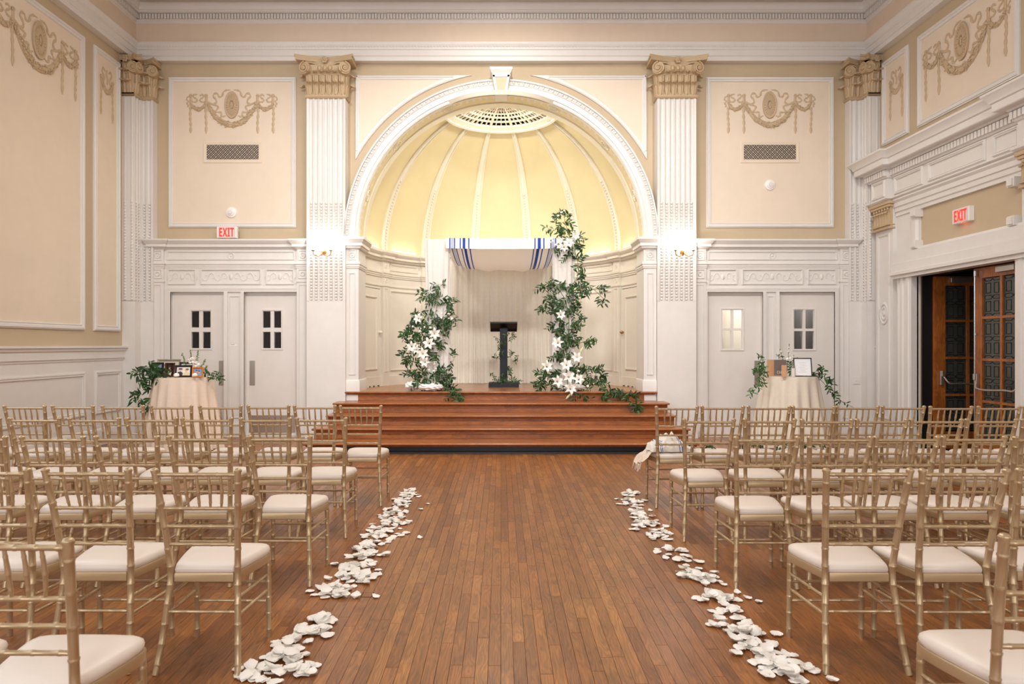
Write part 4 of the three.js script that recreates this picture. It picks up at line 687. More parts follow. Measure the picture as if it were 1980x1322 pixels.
// ---------------------------------------------------------------- great doorcase and leaded doors in the right wall
{
  const T = struct('trim_9', 'large white doorcase with dentil cornice round the glazed oak doors'), map = onRight(HALF), W = M.white;
  const Z0 = 7.14, Z1 = 10.62, OA = 7.72, OB = 9.67, HEAD = 2.45, c = (Z0 + Z1) / 2;
  const zx = (out) => HALF - out, B = (z0, z1, y0, y1, t0, t1) => slab(HALF - t1, HALF - t0, y0, y1, -z1, -z0);
  mesh('architrave_field', [B(OB, Z1, 0, 3.62, 0, 0.04), B(Z0, OA, 0, 3.62, 0, 0.04), B(OA, OB, HEAD, 2.83, 0, 0.04), B(OA, OB, 3.4, 3.62, 0, 0.04)], W, T);
  // end pilasters with small tan capitals
  for (const [a, b] of [[10.16, Z1], [Z0, 7.6]]) {
    mesh('pilaster', B(a, b, 0, 3.62, 0.04, 0.1), W, T);
    mesh('pilaster_panel', frame(a + 0.07, b - 0.07, 0.35, 3.15, 0.03, 0.02, onRight(HALF - 0.1)), W, T);
    const C = base('capital', [HALF - 0.12, 3.21, -(a + b) / 2], -PI / 2, T), wd = b - a;
    mesh('block', [slab(-wd / 2, wd / 2, 0, 0.36, -0.06, 0.02)], M.gilt, C);
    mesh('abacus', [rbox(wd + 0.1, 0.05, 0.14, 0.01, 0, 0.385, 0), rbox(wd + 0.05, 0.04, 0.11, 0.01, 0, 0.34, 0)], M.gilt, C);
    mesh('astragal', [rbox(wd + 0.04, 0.03, 0.1, 0.012, 0, 0.012, 0), rbox(wd + 0.02, 0.02, 0.1, 0.008, 0, 0.06, 0)], M.gilt, C);
    for (let i = 0; i < 6; i++) { mesh('leaf', acanthus.clone().scale(wd / 6.4, 0.18, 0.12).translate((i - 2.5) * wd / 6.2, 0.08, 0.01), M.gilt, C); mesh('egg', ball(0.024, (i - 2.5) * wd / 6.2, 0.3, 0.03, 1, 1.1, 0.8), M.gilt, C); }
    mesh('oval_relief', [new THREE.TorusGeometry(0.1, 0.016, 6, 28).scale(1, 1.5, 1), new THREE.TorusGeometry(0.06, 0.012, 6, 24).scale(1, 1.5, 1), ball(0.03, 0, 0, 0, 1, 1.5, 0.5)].map((g) => g.rotateY(-PI / 2).translate(HALF - 0.102, 1.95, -(a + b) / 2)), W, T);
  }
  // casing of the opening, stepped
  const around = [[OB, 0], [OB, HEAD], [OA, HEAD], [OA, 0]];
  mesh('casing', sweep(around, [[0, 0.02], [0, 0.12], [-0.05, 0.12], [-0.06, 0.135], [-0.1, 0.135], [-0.11, 0.12], [-0.2, 0.105], [-0.21, 0.13], [-0.25, 0.13], [-0.27, 0.1], [-0.34, 0.085], [-0.36, 0.1], [-0.4, 0.09], [-0.4, 0.02]], { map }), W, T);
  mesh('lintel', sweep([[HALF, -(OB + 0.42)], [HALF, -(OA - 0.42)]].map(([x, z]) => [x, z]), [[0, HEAD - 0.01], [0.16, HEAD - 0.01], [0.16, HEAD + 0.03], [0.2, HEAD + 0.04], [0.2, HEAD + 0.08], [0.17, HEAD + 0.1], [0.17, HEAD + 0.2], [0.14, HEAD + 0.22], [0.14, HEAD + 0.36], [0.06, HEAD + 0.38], [0, HEAD + 0.38]]), W, T);
  // tan field above the doors in an eared frame
  mesh('overdoor_field', B(OA - 0.1, OB + 0.1, 2.83, 3.42, 0.0, 0.02), M.tan, T);
  const ear = [[OB + 0.06, 2.83], [OB - 0.1, 2.83], [OB - 0.1, 2.93], [OB, 2.93], [OB, 3.28], [OB - 0.1, 3.28], [OB - 0.1, 3.38], [OB + 0.06, 3.38]];
  mesh('ear_frame', sweep([[OB + 0.02, 2.83], [OB + 0.02, 3.38]], [[-0.03, 0.02], [-0.03, 0.09], [0.06, 0.09], [0.09, 0.06], [0.09, 0.02]], { map }), W, T);
  for (const y of [2.83, 3.27]) for (const z of [OB - 0.11, OA]) mesh('ear_block', [B(z, z + 0.11, y, y + 0.11, 0.02, 0.13), B(z + 0.015, z + 0.095, y + 0.015, y + 0.095, 0.13, 0.15)], W, T);
  mesh('ear_frame', sweep([[OA - 0.1, 2.83], [OA - 0.1, 3.38]], [[-0.03, 0.02], [-0.03, 0.09], [0.06, 0.09], [0.06, 0.02]], { map }), W, T);
  // entablature with breaks over the pilasters
  const brk = 0.08, run = (prof, name) => mesh(name, sweep([[HALF, -Z1], [HALF - 0.1 - brk, -Z1], [HALF - 0.1 - brk, -10.16], [HALF - 0.1, -10.16], [HALF - 0.1, -7.6], [HALF - 0.1 - brk, -7.6], [HALF - 0.1 - brk, -Z0], [HALF, -Z0]], prof), W, T);
  mesh('architrave', sweep([[HALF - 0.1, -10.15], [HALF - 0.1, -7.61]], [[-0.08, 3.38], [-0.04, 3.38], [-0.04, 3.43], [-0.02, 3.44], [-0.02, 3.5], [0, 3.51], [0, 3.57], [0.03, 3.6], [0.03, 3.62], [-0.08, 3.62]]), W, T);
  run([[-0.08, 3.615], [0, 3.615], [0.03, 3.63], [0.05, 3.645], [0.05, 3.665], [-0.08, 3.67]], 'architrave_crown');
  run([[-0.08, 3.64], [0, 3.64], [0, 3.98], [-0.08, 3.98]], 'frieze');
  run([[-0.08, 3.96], [0.02, 3.96], [0.03, 3.98], [0.03, 4.075], [0.06, 4.08], [0.08, 4.1], [0.16, 4.11], [0.17, 4.12], [0.17, 4.2], [0.19, 4.21], [0.2, 4.24], [0.24, 4.29], [0.25, 4.3], [0.25, 4.325], [-0.08, 4.335]], 'cornice');
  const dn = []; for (let z = Z0 - 0.02; z < Z1 + 0.05; z += 0.062) { const b = z > 10.14 || z < 7.62 ? brk : 0; dn.push(box(0.045, 0.08, 0.042, HALF - 0.1 - b - 0.045, 4.025, -z)); }
  mesh('dentils', dn, W, T).userData.kind = 'stuff';
  const fm = onRight(HALF - 0.1);
  for (const [a, b] of [[9.42, 10.1], [8.2, 9.3], [7.66, 8.08]]) mesh('frieze_panel', frame(a, b, 3.69, 3.95, 0.045, 0.028, fm), W, T);
  for (const [a, b] of [[10.22, 10.56]]) mesh('frieze_panel', frame(a, b, 3.69, 3.95, 0.04, 0.025, onRight(HALF - 0.1 - brk)), W, T);
  // dark lining of the opening and the vestibule beyond
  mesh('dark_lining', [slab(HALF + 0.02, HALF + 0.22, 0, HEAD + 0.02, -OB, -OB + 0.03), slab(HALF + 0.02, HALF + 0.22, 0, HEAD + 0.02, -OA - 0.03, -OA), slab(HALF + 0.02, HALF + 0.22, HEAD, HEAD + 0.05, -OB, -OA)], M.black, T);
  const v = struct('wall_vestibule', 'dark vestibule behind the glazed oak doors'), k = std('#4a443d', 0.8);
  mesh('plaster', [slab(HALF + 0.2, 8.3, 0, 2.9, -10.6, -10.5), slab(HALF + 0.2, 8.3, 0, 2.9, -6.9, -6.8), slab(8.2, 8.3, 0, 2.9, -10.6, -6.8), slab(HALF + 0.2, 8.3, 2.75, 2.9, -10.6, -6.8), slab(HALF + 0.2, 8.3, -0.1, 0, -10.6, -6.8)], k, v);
  const win = struct('window_4', 'glowing frosted pane added to the far wall of the vestibule'); mesh('pane', slab(8.17, 8.2, 0.9, 2.3, -9.2, -7.6), std('#8f958c', 0.5, { emissive: '#aab0a2', emissiveIntensity: 0.12 }), win);  // self-glowing pane added as a faint light for the vestibule
  // the two leaves
  const leafDoor = (n, label, pos, turn) => {        // hinge edge at the origin, leaf runs along +x, face towards +z
    const d = struct('door_' + n, label); d.position.set(...pos); d.rotation.y = turn;
    const WD = 0.94, H = 2.43, st = 0.15, rows = [0.25, 0.76, 1.28, 1.8, 2.3], cols = [[st, 0.45], [0.49, WD - st]];
    mesh('stile', bar8(st, H - 0.01, 0.05, 0.004, st / 2, H / 2, 0), M.doorWood, d); mesh('stile', bar8(st, H - 0.01, 0.05, 0.004, WD - st / 2, H / 2, 0), M.doorWood, d);
    mesh('rail', box(WD - 2 * st, H - 2.3, 0.05, WD / 2, (H + 2.3) / 2 - 0.005, 0), M.doorWood, d); mesh('rail', box(WD - 2 * st, 0.24, 0.05, WD / 2, 0.125, 0), M.doorWood, d);
    mesh('muntin', box(0.04, 2.06, 0.045, 0.47, 1.275, 0), M.doorWood, d);
    for (let r = 1; r < 4; r++) mesh('muntin', box(WD - 2 * st, 0.03, 0.046, WD / 2, rows[r], 0), M.doorWood, d);
    for (const [x0, x1] of cols) for (let r = 0; r < 4; r++) {
      const y0 = rows[r] + 0.015, y1 = rows[r + 1] - 0.015, w = x1 - x0, h = y1 - y0, X = (u) => x0 + u * w, Y = (t) => y0 + t * h, g = [];
      mesh('pane', box(w, h, 0.005, (x0 + x1) / 2, (y0 + y1) / 2, 0), M.leadGlass, d);
      const L = (a, b, c2, e) => g.push(rod([V(X(a), Y(b), 0.004), V(X(c2), Y(e), 0.004)], 0.0045, 5));
      for (const cx of [0.27, 0.73]) for (const [b, t] of [[0.08, 0.44], [0.56, 0.92]]) { const q = 0.13, z = 0.2; L(cx - q, b + 0.05, cx - q, t - 0.05); L(cx + q, b + 0.05, cx + q, t - 0.05); L(cx - q, b + 0.05, cx + q, b + 0.05); L(cx - q, t - 0.05, cx + q, t - 0.05); }
      for (const yy of [0, 0.5, 1]) { for (const cx of [0.27, 0.73]) { L(cx - 0.13, yy === 1 ? 0.93 : yy ? 0.55 : 0.07, cx + 0.13, yy === 1 ? 0.93 : yy ? 0.55 : 0.07); if (yy === 0.5) L(cx - 0.13, 0.45, cx + 0.13, 0.45); }
        for (const [a, b] of [[0.04, 0.14], [0.4, 0.5], [0.6, 0.5], [0.96, 0.86]]) { if (yy < 1) L(a === 0.04 || a === 0.96 ? a : b, yy ? 0.5 : 0.02, a === 0.04 || a === 0.96 ? b : a, yy ? 0.55 : 0.07); if (yy > 0) L(a === 0.04 || a === 0.96 ? a : b, yy === 1 ? 0.98 : 0.5, a === 0.04 || a === 0.96 ? b : a, yy === 1 ? 0.93 : 0.45); } }
      mesh('lead_cames', g, M.lead, d);
    }
    mesh('panic_bar', [rod([V(0.1, 1.02, 0.06), V(0.16, 0.93, 0.1), V(0.3, 0.925, 0.1), V(0.78, 0.925, 0.1), V(0.84, 1.0, 0.06)], 0.0135, 8, 24)], M.steel, d);
    for (const x of [0.08, WD - 0.08]) mesh('bar_bracket', [rbox(0.045, 0.2, 0.04, 0.008, x, 1.0, 0.045), rbox(0.035, 0.08, 0.05, 0.008, x, 1.06, 0.06)], M.steel, d);
    mesh('door_closer', rbox(0.3, 0.07, 0.05, 0.006, 0.35, 2.37, 0.05), M.steel, d);
    return d;
  };
  const dA = leafDoor(5, 'glazed oak door leaf standing open into the dark vestibule', [HALF + 0.16, 0.01, -OB + 0.06], 0);
  const dB = leafDoor(6, 'glazed oak door leaf with a vertical chrome rod, nearest the camera', [HALF + 0.09, 0.01, -OA], PI / 2 + 0.0);
  dB.rotation.y = PI / 2; dB.scale.z = -1;
  mesh('vertical_rod', [rod([V(0.87, 0.1, 0.06), V(0.87, 2.34, 0.06)], 0.009, 8), rbox(0.03, 0.08, 0.04, 0.008, 0.87, 2.36, 0.05), rbox(0.03, 0.03, 0.03, 0.004, 0.87, 1.6, 0.05)], M.chrome, dB);
}
// ---------------------------------------------------------------- lamps, vents, alarms and signs
const font = await new FontLoader().loadAsync('fonts/droid/droid_sans_bold.typeface.json');
const serif = await new FontLoader().loadAsync('fonts/droid/droid_serif_regular.typeface.json');
const text = (s, size, f = font, depth = 0.002) => { const g = new TextGeometry(s, { font: f, size, depth, curveSegments: 4, bevelEnabled: false }); g.computeBoundingBox(); const b = g.boundingBox; return g.translate(-(b.min.x + b.max.x) / 2, -(b.min.y + b.max.y) / 2, 0); };
[8.7, 6.3, 3.9].forEach((Z, i) => {  // unseen overhead panels added to brighten the floor and lower walls
  const p = thing('added_ceiling_light', ['unseen added square ceiling light nearest the stage', 'unseen added square ceiling light, second from the stage', 'unseen added square ceiling light nearest the camera'][i], 'ceiling light', [0, 6.88, -Z], 0, 'added square ceiling lights');
  mesh('frame', sweep(rectPath(-0.66, 0.66, -0.66, 0.66), [[0, 0], [0, -0.05], [-0.06, -0.05], [-0.06, 0]], { loop: true, map: (a, b, h) => [a, h, b] }), M.white, p);
  mesh('diffuser', box(1.2, 0.01, 1.2, 0, -0.02, 0), new THREE.MeshStandardMaterial({ color: '#fff8ea', emissive: WARM, emissiveIntensity: 2 }), p);
  const l = new THREE.RectAreaLight(new THREE.Color(1.0, 0.965, 0.93), PANEL * [1, 1, 0.9][i], 1.18, 1.18); l.position.set(0, -0.03, 0); l.rotation.x = -PI / 2; p.add(l);
});
[-3.2, 0, 3.2].forEach((x, i) => {   // unseen wall washers added half way down to brighten end wall and apse
  const z = -5.2, y = 6.46, dir = V(-x * 0.06, 2.3 - y, -END - z).normalize(), p = thing('added_wash_lamp', `unseen white ceiling lamp added to wash the end wall, ${['left', 'over the aisle', 'right'][i]}`, 'spotlight', [x, y, z], 0, 'added ceiling wash lamps');
  mesh('stem', rod([V(0, 0.08, 0), V(0, 0.36, 0)], 0.014), M.white, p);
  const can = mesh('can', lathe([[0.1, -0.16], [0.17, -0.1], [0.18, 0.1], [0.17, 0.1], [0.16, -0.08], [0.05, -0.14]], 20), M.white, p); can.quaternion.setFromUnitVectors(V(0, 1, 0), dir);
  const lens = mesh('lens', new THREE.CylinderGeometry(0.16, 0.16, 0.012, 24).translate(0, 0.07, 0), new THREE.MeshStandardMaterial({ color: '#fff', emissive: WARM, emissiveIntensity: 3 }), p); lens.quaternion.copy(can.quaternion);
  const l = new THREE.SpotLight(new THREE.Color(1.0, 0.97, 0.93), WASH, 0, 0.75, 0.9); l.position.copy(dir).multiplyScalar(0.14); l.target.position.copy(dir).multiplyScalar(3); l.castShadow = true; l.shadow.radius = 12; p.add(l, l.target);
});
{
  const p = thing('added_border_light', 'unseen slim lamp batten added behind the crown of the arch to light the stage', 'added light', [0, 5.47, -11.48]);  // hidden batten added to brighten the inside of the apse
  mesh('housing', [box(0.86, 0.012, 0.1, 0, 0.03, 0), box(0.86, 0.05, 0.01, 0, 0.01, 0.05)], M.white, p);
  mesh('tube', new THREE.CylinderGeometry(0.012, 0.012, 0.82, 10).rotateZ(PI / 2).translate(0, 0.008, 0), new THREE.MeshStandardMaterial({ color: '#fff', emissive: WARM, emissiveIntensity: 3 }), p);
  const l = new THREE.RectAreaLight(new THREE.Color(1.0, 0.95, 0.86), BORDER, 0.82, 0.08); l.position.set(0, -0.012, -0.005); l.rotation.x = -PI / 2 + 0.12; p.add(l);
}
[[-2.795, 'left'], [2.86, 'right']].forEach(([x, side]) => {
  const s = thing('wall_sconce', `two-armed brass candle sconce on the pilaster ${side} of the arch`, 'sconce', [x, 2.93, -END + 0.22], 0, 'candle sconces');
  mesh('backplate', [lathe([[0.001, 0.02], [0.026, 0.018], [0.034, 0.008], [0.036, 0]], 18).rotateX(PI / 2), ball(0.02, 0, 0, 0.03)], M.brass, s);
  for (const k of [-1, 1]) {
    mesh('arm', rod([V(0, 0, 0.03), V(k * 0.06, -0.07, 0.1), V(k * 0.13, -0.05, 0.13), V(k * 0.14, 0.0, 0.13)], 0.007, 6, 16), M.brass, s);
    mesh('drip_cup', lathe([[0.001, 0], [0.025, 0.006], [0.03, 0.018]], 14).translate(k * 0.14, 0, 0.13), M.brass, s);
    mesh('candle', new THREE.CylinderGeometry(0.011, 0.011, 0.09, 10).translate(k * 0.14, 0.05, 0.13), std('#f6efdf', 0.6), s);
    mesh('bulb', ball(0.017, k * 0.14, 0.125, 0.13, 1, 1.8, 1, 10, 8), new THREE.MeshStandardMaterial({ color: '#fff', emissive: '#fff0dc', emissiveIntensity: 14 }), s);
    const l = new THREE.PointLight(new THREE.Color(1, 0.95, 0.89), SCONCE); l.position.set(k * 0.14, 0.125, 0.13); l.castShadow = true; l.shadow.radius = 0.8; s.add(l);
  }
});
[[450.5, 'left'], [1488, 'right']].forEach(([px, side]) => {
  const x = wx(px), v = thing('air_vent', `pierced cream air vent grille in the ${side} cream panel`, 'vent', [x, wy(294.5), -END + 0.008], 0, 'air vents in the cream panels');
  mesh('frame', frame(-0.475, 0.475, -0.175, 0.175, 0.055, 0.014, onBack(0)), M.peach, v); mesh('plate', sweep(rectPath(-0.47, 0.47, -0.17, 0.17), [[0, 0], [0, 0.006], [-0.052, 0.006], [-0.052, 0]], { loop: true, map: onBack(0) }), M.peach, v);
  mesh('dark_backing', box(0.86, 0.25, 0.002, 0, 0, 0.001), M.black, v);  // flat black sheet stands for the shade behind the lattice
  const g = [], c = 0.0425, w = 0.85, h = 0.24;
  for (let i = 1; i < 22; i++) for (let j = 0; j <= 6; j++) if ((i + j) % 2) g.push(new THREE.TorusGeometry(0.0115, 0.002, 4, 10).translate(-w / 2 + i * w / 22, -h / 2 + j * 0.04, 0.008));
  for (let i = 0; i < 22; i++) for (let j = 0; j < 6; j++) for (const q of [-1, 1]) g.push(box(0.055, 0.0036, 0.004).rotateZ(q * 0.8).translate(-w / 2 + (i + 0.5) * w / 22, -h / 2 + (j + 0.5) * 0.04, 0.007));
  mesh('lattice', g, M.peach, v);
});
[[448, 411, 'left'], [1488, 358, 'right']].forEach(([px, py, side]) => {
  const a = thing('smoke_detector', `round white smoke detector low in the ${side} cream panel`, 'detector', [wx(px), wy(py), -END + 0.008], 0, 'wall detectors');
  mesh('body', lathe([[0.001, 0.045], [0.05, 0.045], [0.056, 0.04], [0.058, 0.028], [0.082, 0.022], [0.086, 0.015], [0.086, 0]], 28).rotateX(PI / 2), std('#f3efea', 0.4), a);
  mesh('cap', lathe([[0.001, 0.062], [0.03, 0.058], [0.036, 0.045]], 24).rotateX(PI / 2), std('#e6e2dc', 0.4), a);
});
function exitSign(pos, turn, label) {
  const s = thing('exit_sign', label, 'exit sign', pos, turn, 'exit signs');
  mesh('housing', rbox(0.32, 0.185, 0.07, 0.008, 0, 0, 0.035), std('#efebe6', 0.45), s);
  mesh('face', box(0.27, 0.165, 0.003, 0, 0, 0.071), std('#d9d6d2', 0.5), s);
  const red = new THREE.MeshStandardMaterial({ color: '#ff3a30', emissive: '#ff2a1c', emissiveIntensity: 0.9 });
  mesh('letters', text('EXIT', 0.135, font, 0.003).scale(0.62, 1.05, 1).translate(0, 0, 0.0725), red, s);
  mesh('pilot_light', ball(0.008, 0, -0.094, 0.04), red, s);
  const l = new THREE.PointLight(new THREE.Color(1, 0.15, 0.1), 0.004); l.position.set(0, -0.11, 0.05); l.castShadow = true; s.add(l);
}
exitSign([wx(446), 3.262, -END + 0.09], 0, 'red EXIT sign on the cornice above the blacked-out doors');
exitSign([HALF - 0.02, 3.12, -8.68], -PI / 2, 'red EXIT sign on the tan field above the glazed oak doors');
{ const p = at(1656, 735, 10.86), s = thing('switch_plate', 'white double switch plate on the corner pilaster near the card table', 'switch', [p.x, p.y, -END + 0.145]); mesh('plate', rbox(0.1, 0.12, 0.008, 0.003, 0, 0, 0.004), M.white, s); for (const k of [-0.022, 0.022]) mesh('toggle', rbox(0.01, 0.03, 0.014, 0.003, k, 0, 0.012), M.white, s); }
{ const az = 50 * D, p = polar(az, APSE_R - 0.024, 0.86), s = thing('wall_outlet', 'small grey electrical outlet low on the right apse wall', 'outlet', p, -az); mesh('plate', rbox(0.075, 0.07, 0.006, 0.002, 0, 0, 0.003), std('#6f6a63', 0.5), s); for (const k of [-0.016, 0.016]) mesh('socket', rbox(0.022, 0.03, 0.004, 0.002, k, 0, 0.007), std('#3c3833', 0.5), s); }

// ---------------------------------------------------------------- chairs
function bamboo(pts, r, n, sides = 8, taper = 0) {   // bar with n raised joints
  const c = pts.length > 2 ? new THREE.CatmullRomCurve3(pts, false, 'centripetal') : new THREE.LineCurve3(pts[0], pts[1]), L = c.getLength(), ts = [[0, 1]];
  const bumps = Array.from({ length: n }, (_, i) => (i + 0.5) / n), e = 0.0055 / L, curved = pts.length > 2;
  for (let i = 0; i < n; i++) { const t = bumps[i]; if (curved && i) ts.push([(bumps[i - 1] + t) / 2, 1]); ts.push([t - e * 1.7, 1], [t - e, 1], [t - e * 0.55, 1.13], [t + e * 0.55, 1.13], [t + e, 1], [t + e * 1.7, 1]); }
  ts.push([1, 1]);
  let s = null; const fr = ts.map(([t, k]) => { const p = c.getPoint(t), d = c.getTangent(Math.min(Math.max(t, 0.001), 0.999)); if (!s) s = Math.abs(d.y) < 0.8 ? V(0, 1, 0).cross(d).normalize() : V(1, 0, 0); s = s.clone().sub(d.clone().multiplyScalar(s.dot(d))).normalize(); return { p: p.toArray(), s: s.toArray(), n: d.clone().cross(s).toArray(), k: k * r * (1 - taper * Math.abs(t - 0.5) * 2) }; });
  return loft(fr, ring(sides, 1), { crease: 1.0 });
}
function makeChair() {
  const c = thing('banquet_chair', 'x', 'chair'), m = M.gold;
  const postX = (y) => y < 0.42 ? lerp(0.184, 0.153, Math.pow(y / 0.42, 0.8)) : 0.153 + 0.034 * Math.pow((y - 0.42) / 0.5, 1.25), postZ = (y) => y < 0.42 ? lerp(0.2, 0.122, Math.pow(y / 0.42, 0.75)) : 0.122 + 0.085 * Math.pow((y - 0.42) / 0.5, 1.3);
  const PT = (s, y) => V(s * postX(y), y, postZ(y));
  for (const s of [-1, 1]) {
    const post = mesh('back_post', bamboo([0, 0.14, 0.28, 0.42, 0.56, 0.74, 0.905].map((y) => PT(s, y)), 0.0148, 10, 10), m, c);
    mesh('finial', lathe([[0.001, 0.02], [0.012, 0.016], [0.0175, 0.008], [0.0175, 0.002], [0.0145, -0.004]], 12).translate(...PT(s, 0.905).toArray()), m, post);
    mesh('front_leg', bamboo([V(s * 0.182, 0, -0.205), V(s * 0.18, 0.405, -0.2)], 0.0135, 5, 10), m, c);
  }
  const rails = [[0.893, 0.0092, 6], [0.735, 0.0085, 6], [0.65, 0.0085, 4], [0.565, 0.0085, 4]];
  rails.forEach(([y, r, n], i) => mesh(i ? 'back_rail' : 'top_rail', bamboo([PT(-1, y), PT(1, y)], r, n), m, c));
  for (let i = 0; i < 5; i++) { const u = (i - 2) * 0.29, a = PT(1, 0.893), b = PT(1, 0.735); mesh('spindle', bamboo([V(u * b.x * 0.98, 0.737, b.z), V(u * a.x, 0.815, (a.z + b.z) / 2), V(u * a.x, 0.89, a.z)], 0.0078, 3, 7, 0.3), m, c); }
  for (const [y, z] of [[0.262, 1]]) mesh('stretcher', bamboo([PT(-1, y), PT(1, y)], 0.0075, 5), m, c);
  for (const y of [0.277, 0.182]) mesh('stretcher', bamboo([V(-0.181, y, -0.203), V(0.181, y, -0.203)], 0.0075, 5), m, c);
  for (const s of [-1, 1]) for (const y of [0.32, 0.243]) mesh('stretcher', bamboo([V(s * 0.181, y, -0.203), PT(s, y + 0.003)], 0.0075, 4), m, c);
  // seat outline: narrow at the back, bowed to a wide rounded front
  const half = [[0.135, 0.128], [0.15, 0.09], [0.172, 0], [0.192, -0.1], [0.2, -0.16], [0.197, -0.19], [0.188, -0.212], [0.16, -0.224], [0.08, -0.23], [0, -0.231]], out = [...half.map(([x, z]) => [x, z]), ...half.slice(0, -1).reverse().map(([x, z]) => [-x, z])];
  const layer = (k, y) => ({ p: [0, y, -0.045 * (1 - k)], s: [k, 0, 0], n: [0, 0, k] });
  mesh('seat_frame', loft([layer(0.97, 0.388), layer(1, 0.392), layer(1, 0.424), layer(0.985, 0.43)], out, { crease: 0.6 }), m, c);
  mesh('seat_cushion', loft([layer(0.95, 0.429), layer(0.975, 0.434), layer(0.985, 0.446), layer(0.965, 0.46), layer(0.91, 0.47), layer(0.75, 0.479), layer(0.45, 0.485), layer(0.02, 0.487)], out, { crease: 1.2 }), M.cushion, c);
  return c;
}
const rows = [
  { z: 6.24, word: 'front row', L: [-1.281, -1.704, -2.127, -2.562, -3.007, -3.456, -3.912, -4.344, -4.79], R: [1.582, 2.006, 2.418, 2.823, 3.226, 3.643, 4.056, 4.491, 4.92], zr: 6.17 },
  { z: 5.19, word: 'second row', L: [-1.37, -1.79, -2.235, -2.66, -3.09, -3.546, -3.99], R: [1.552, 2.012, 2.425, 2.838, 3.25, 3.66, 4.07], zr: 5.1 },
  { z: 4.15, word: 'third row', L: [-1.345, -1.83, -2.272, -2.715, -3.19], R: [1.602, 2.042, 2.455, 2.866, 3.285], zr: 4.13 },
  { z: 3.04, word: 'fourth row', L: [-1.355, -1.85, -2.305], R: [1.636, 2.059, 2.5], zr: 3.05 },
  { z: 1.94, word: 'row nearest the camera', L: [-1.415, -1.87], R: [1.65, 2.09], zr: 1.99 },
];
const ORD = ['aisle seat', 'second from aisle', 'third from aisle', 'fourth from aisle', 'fifth from aisle', 'sixth from aisle', 'seventh from aisle', 'eighth from aisle', 'ninth from aisle'];
const proto = makeChair(); let used = false;
for (const r of rows) for (const side of ['L', 'R']) r[side].forEach((x, i) => {
  const c = used ? proto.clone() : proto; if (used) { c.name = numbered('banquet_chair'); scene.add(c); } used = true;
  c.position.set(x, 0, -(side === 'L' ? r.z : r.zr) - 0.2 + rr(-0.015, 0.015)); c.rotation.y = rr(-0.018, 0.018);
  c.userData = { label: `gold bamboo-style chair with ivory cushion, ${side === 'L' ? 'left' : 'right'} block, ${r.word}, ${ORD[i]}`, category: 'chair', group: 'gold banquet chairs set in rows' };
});

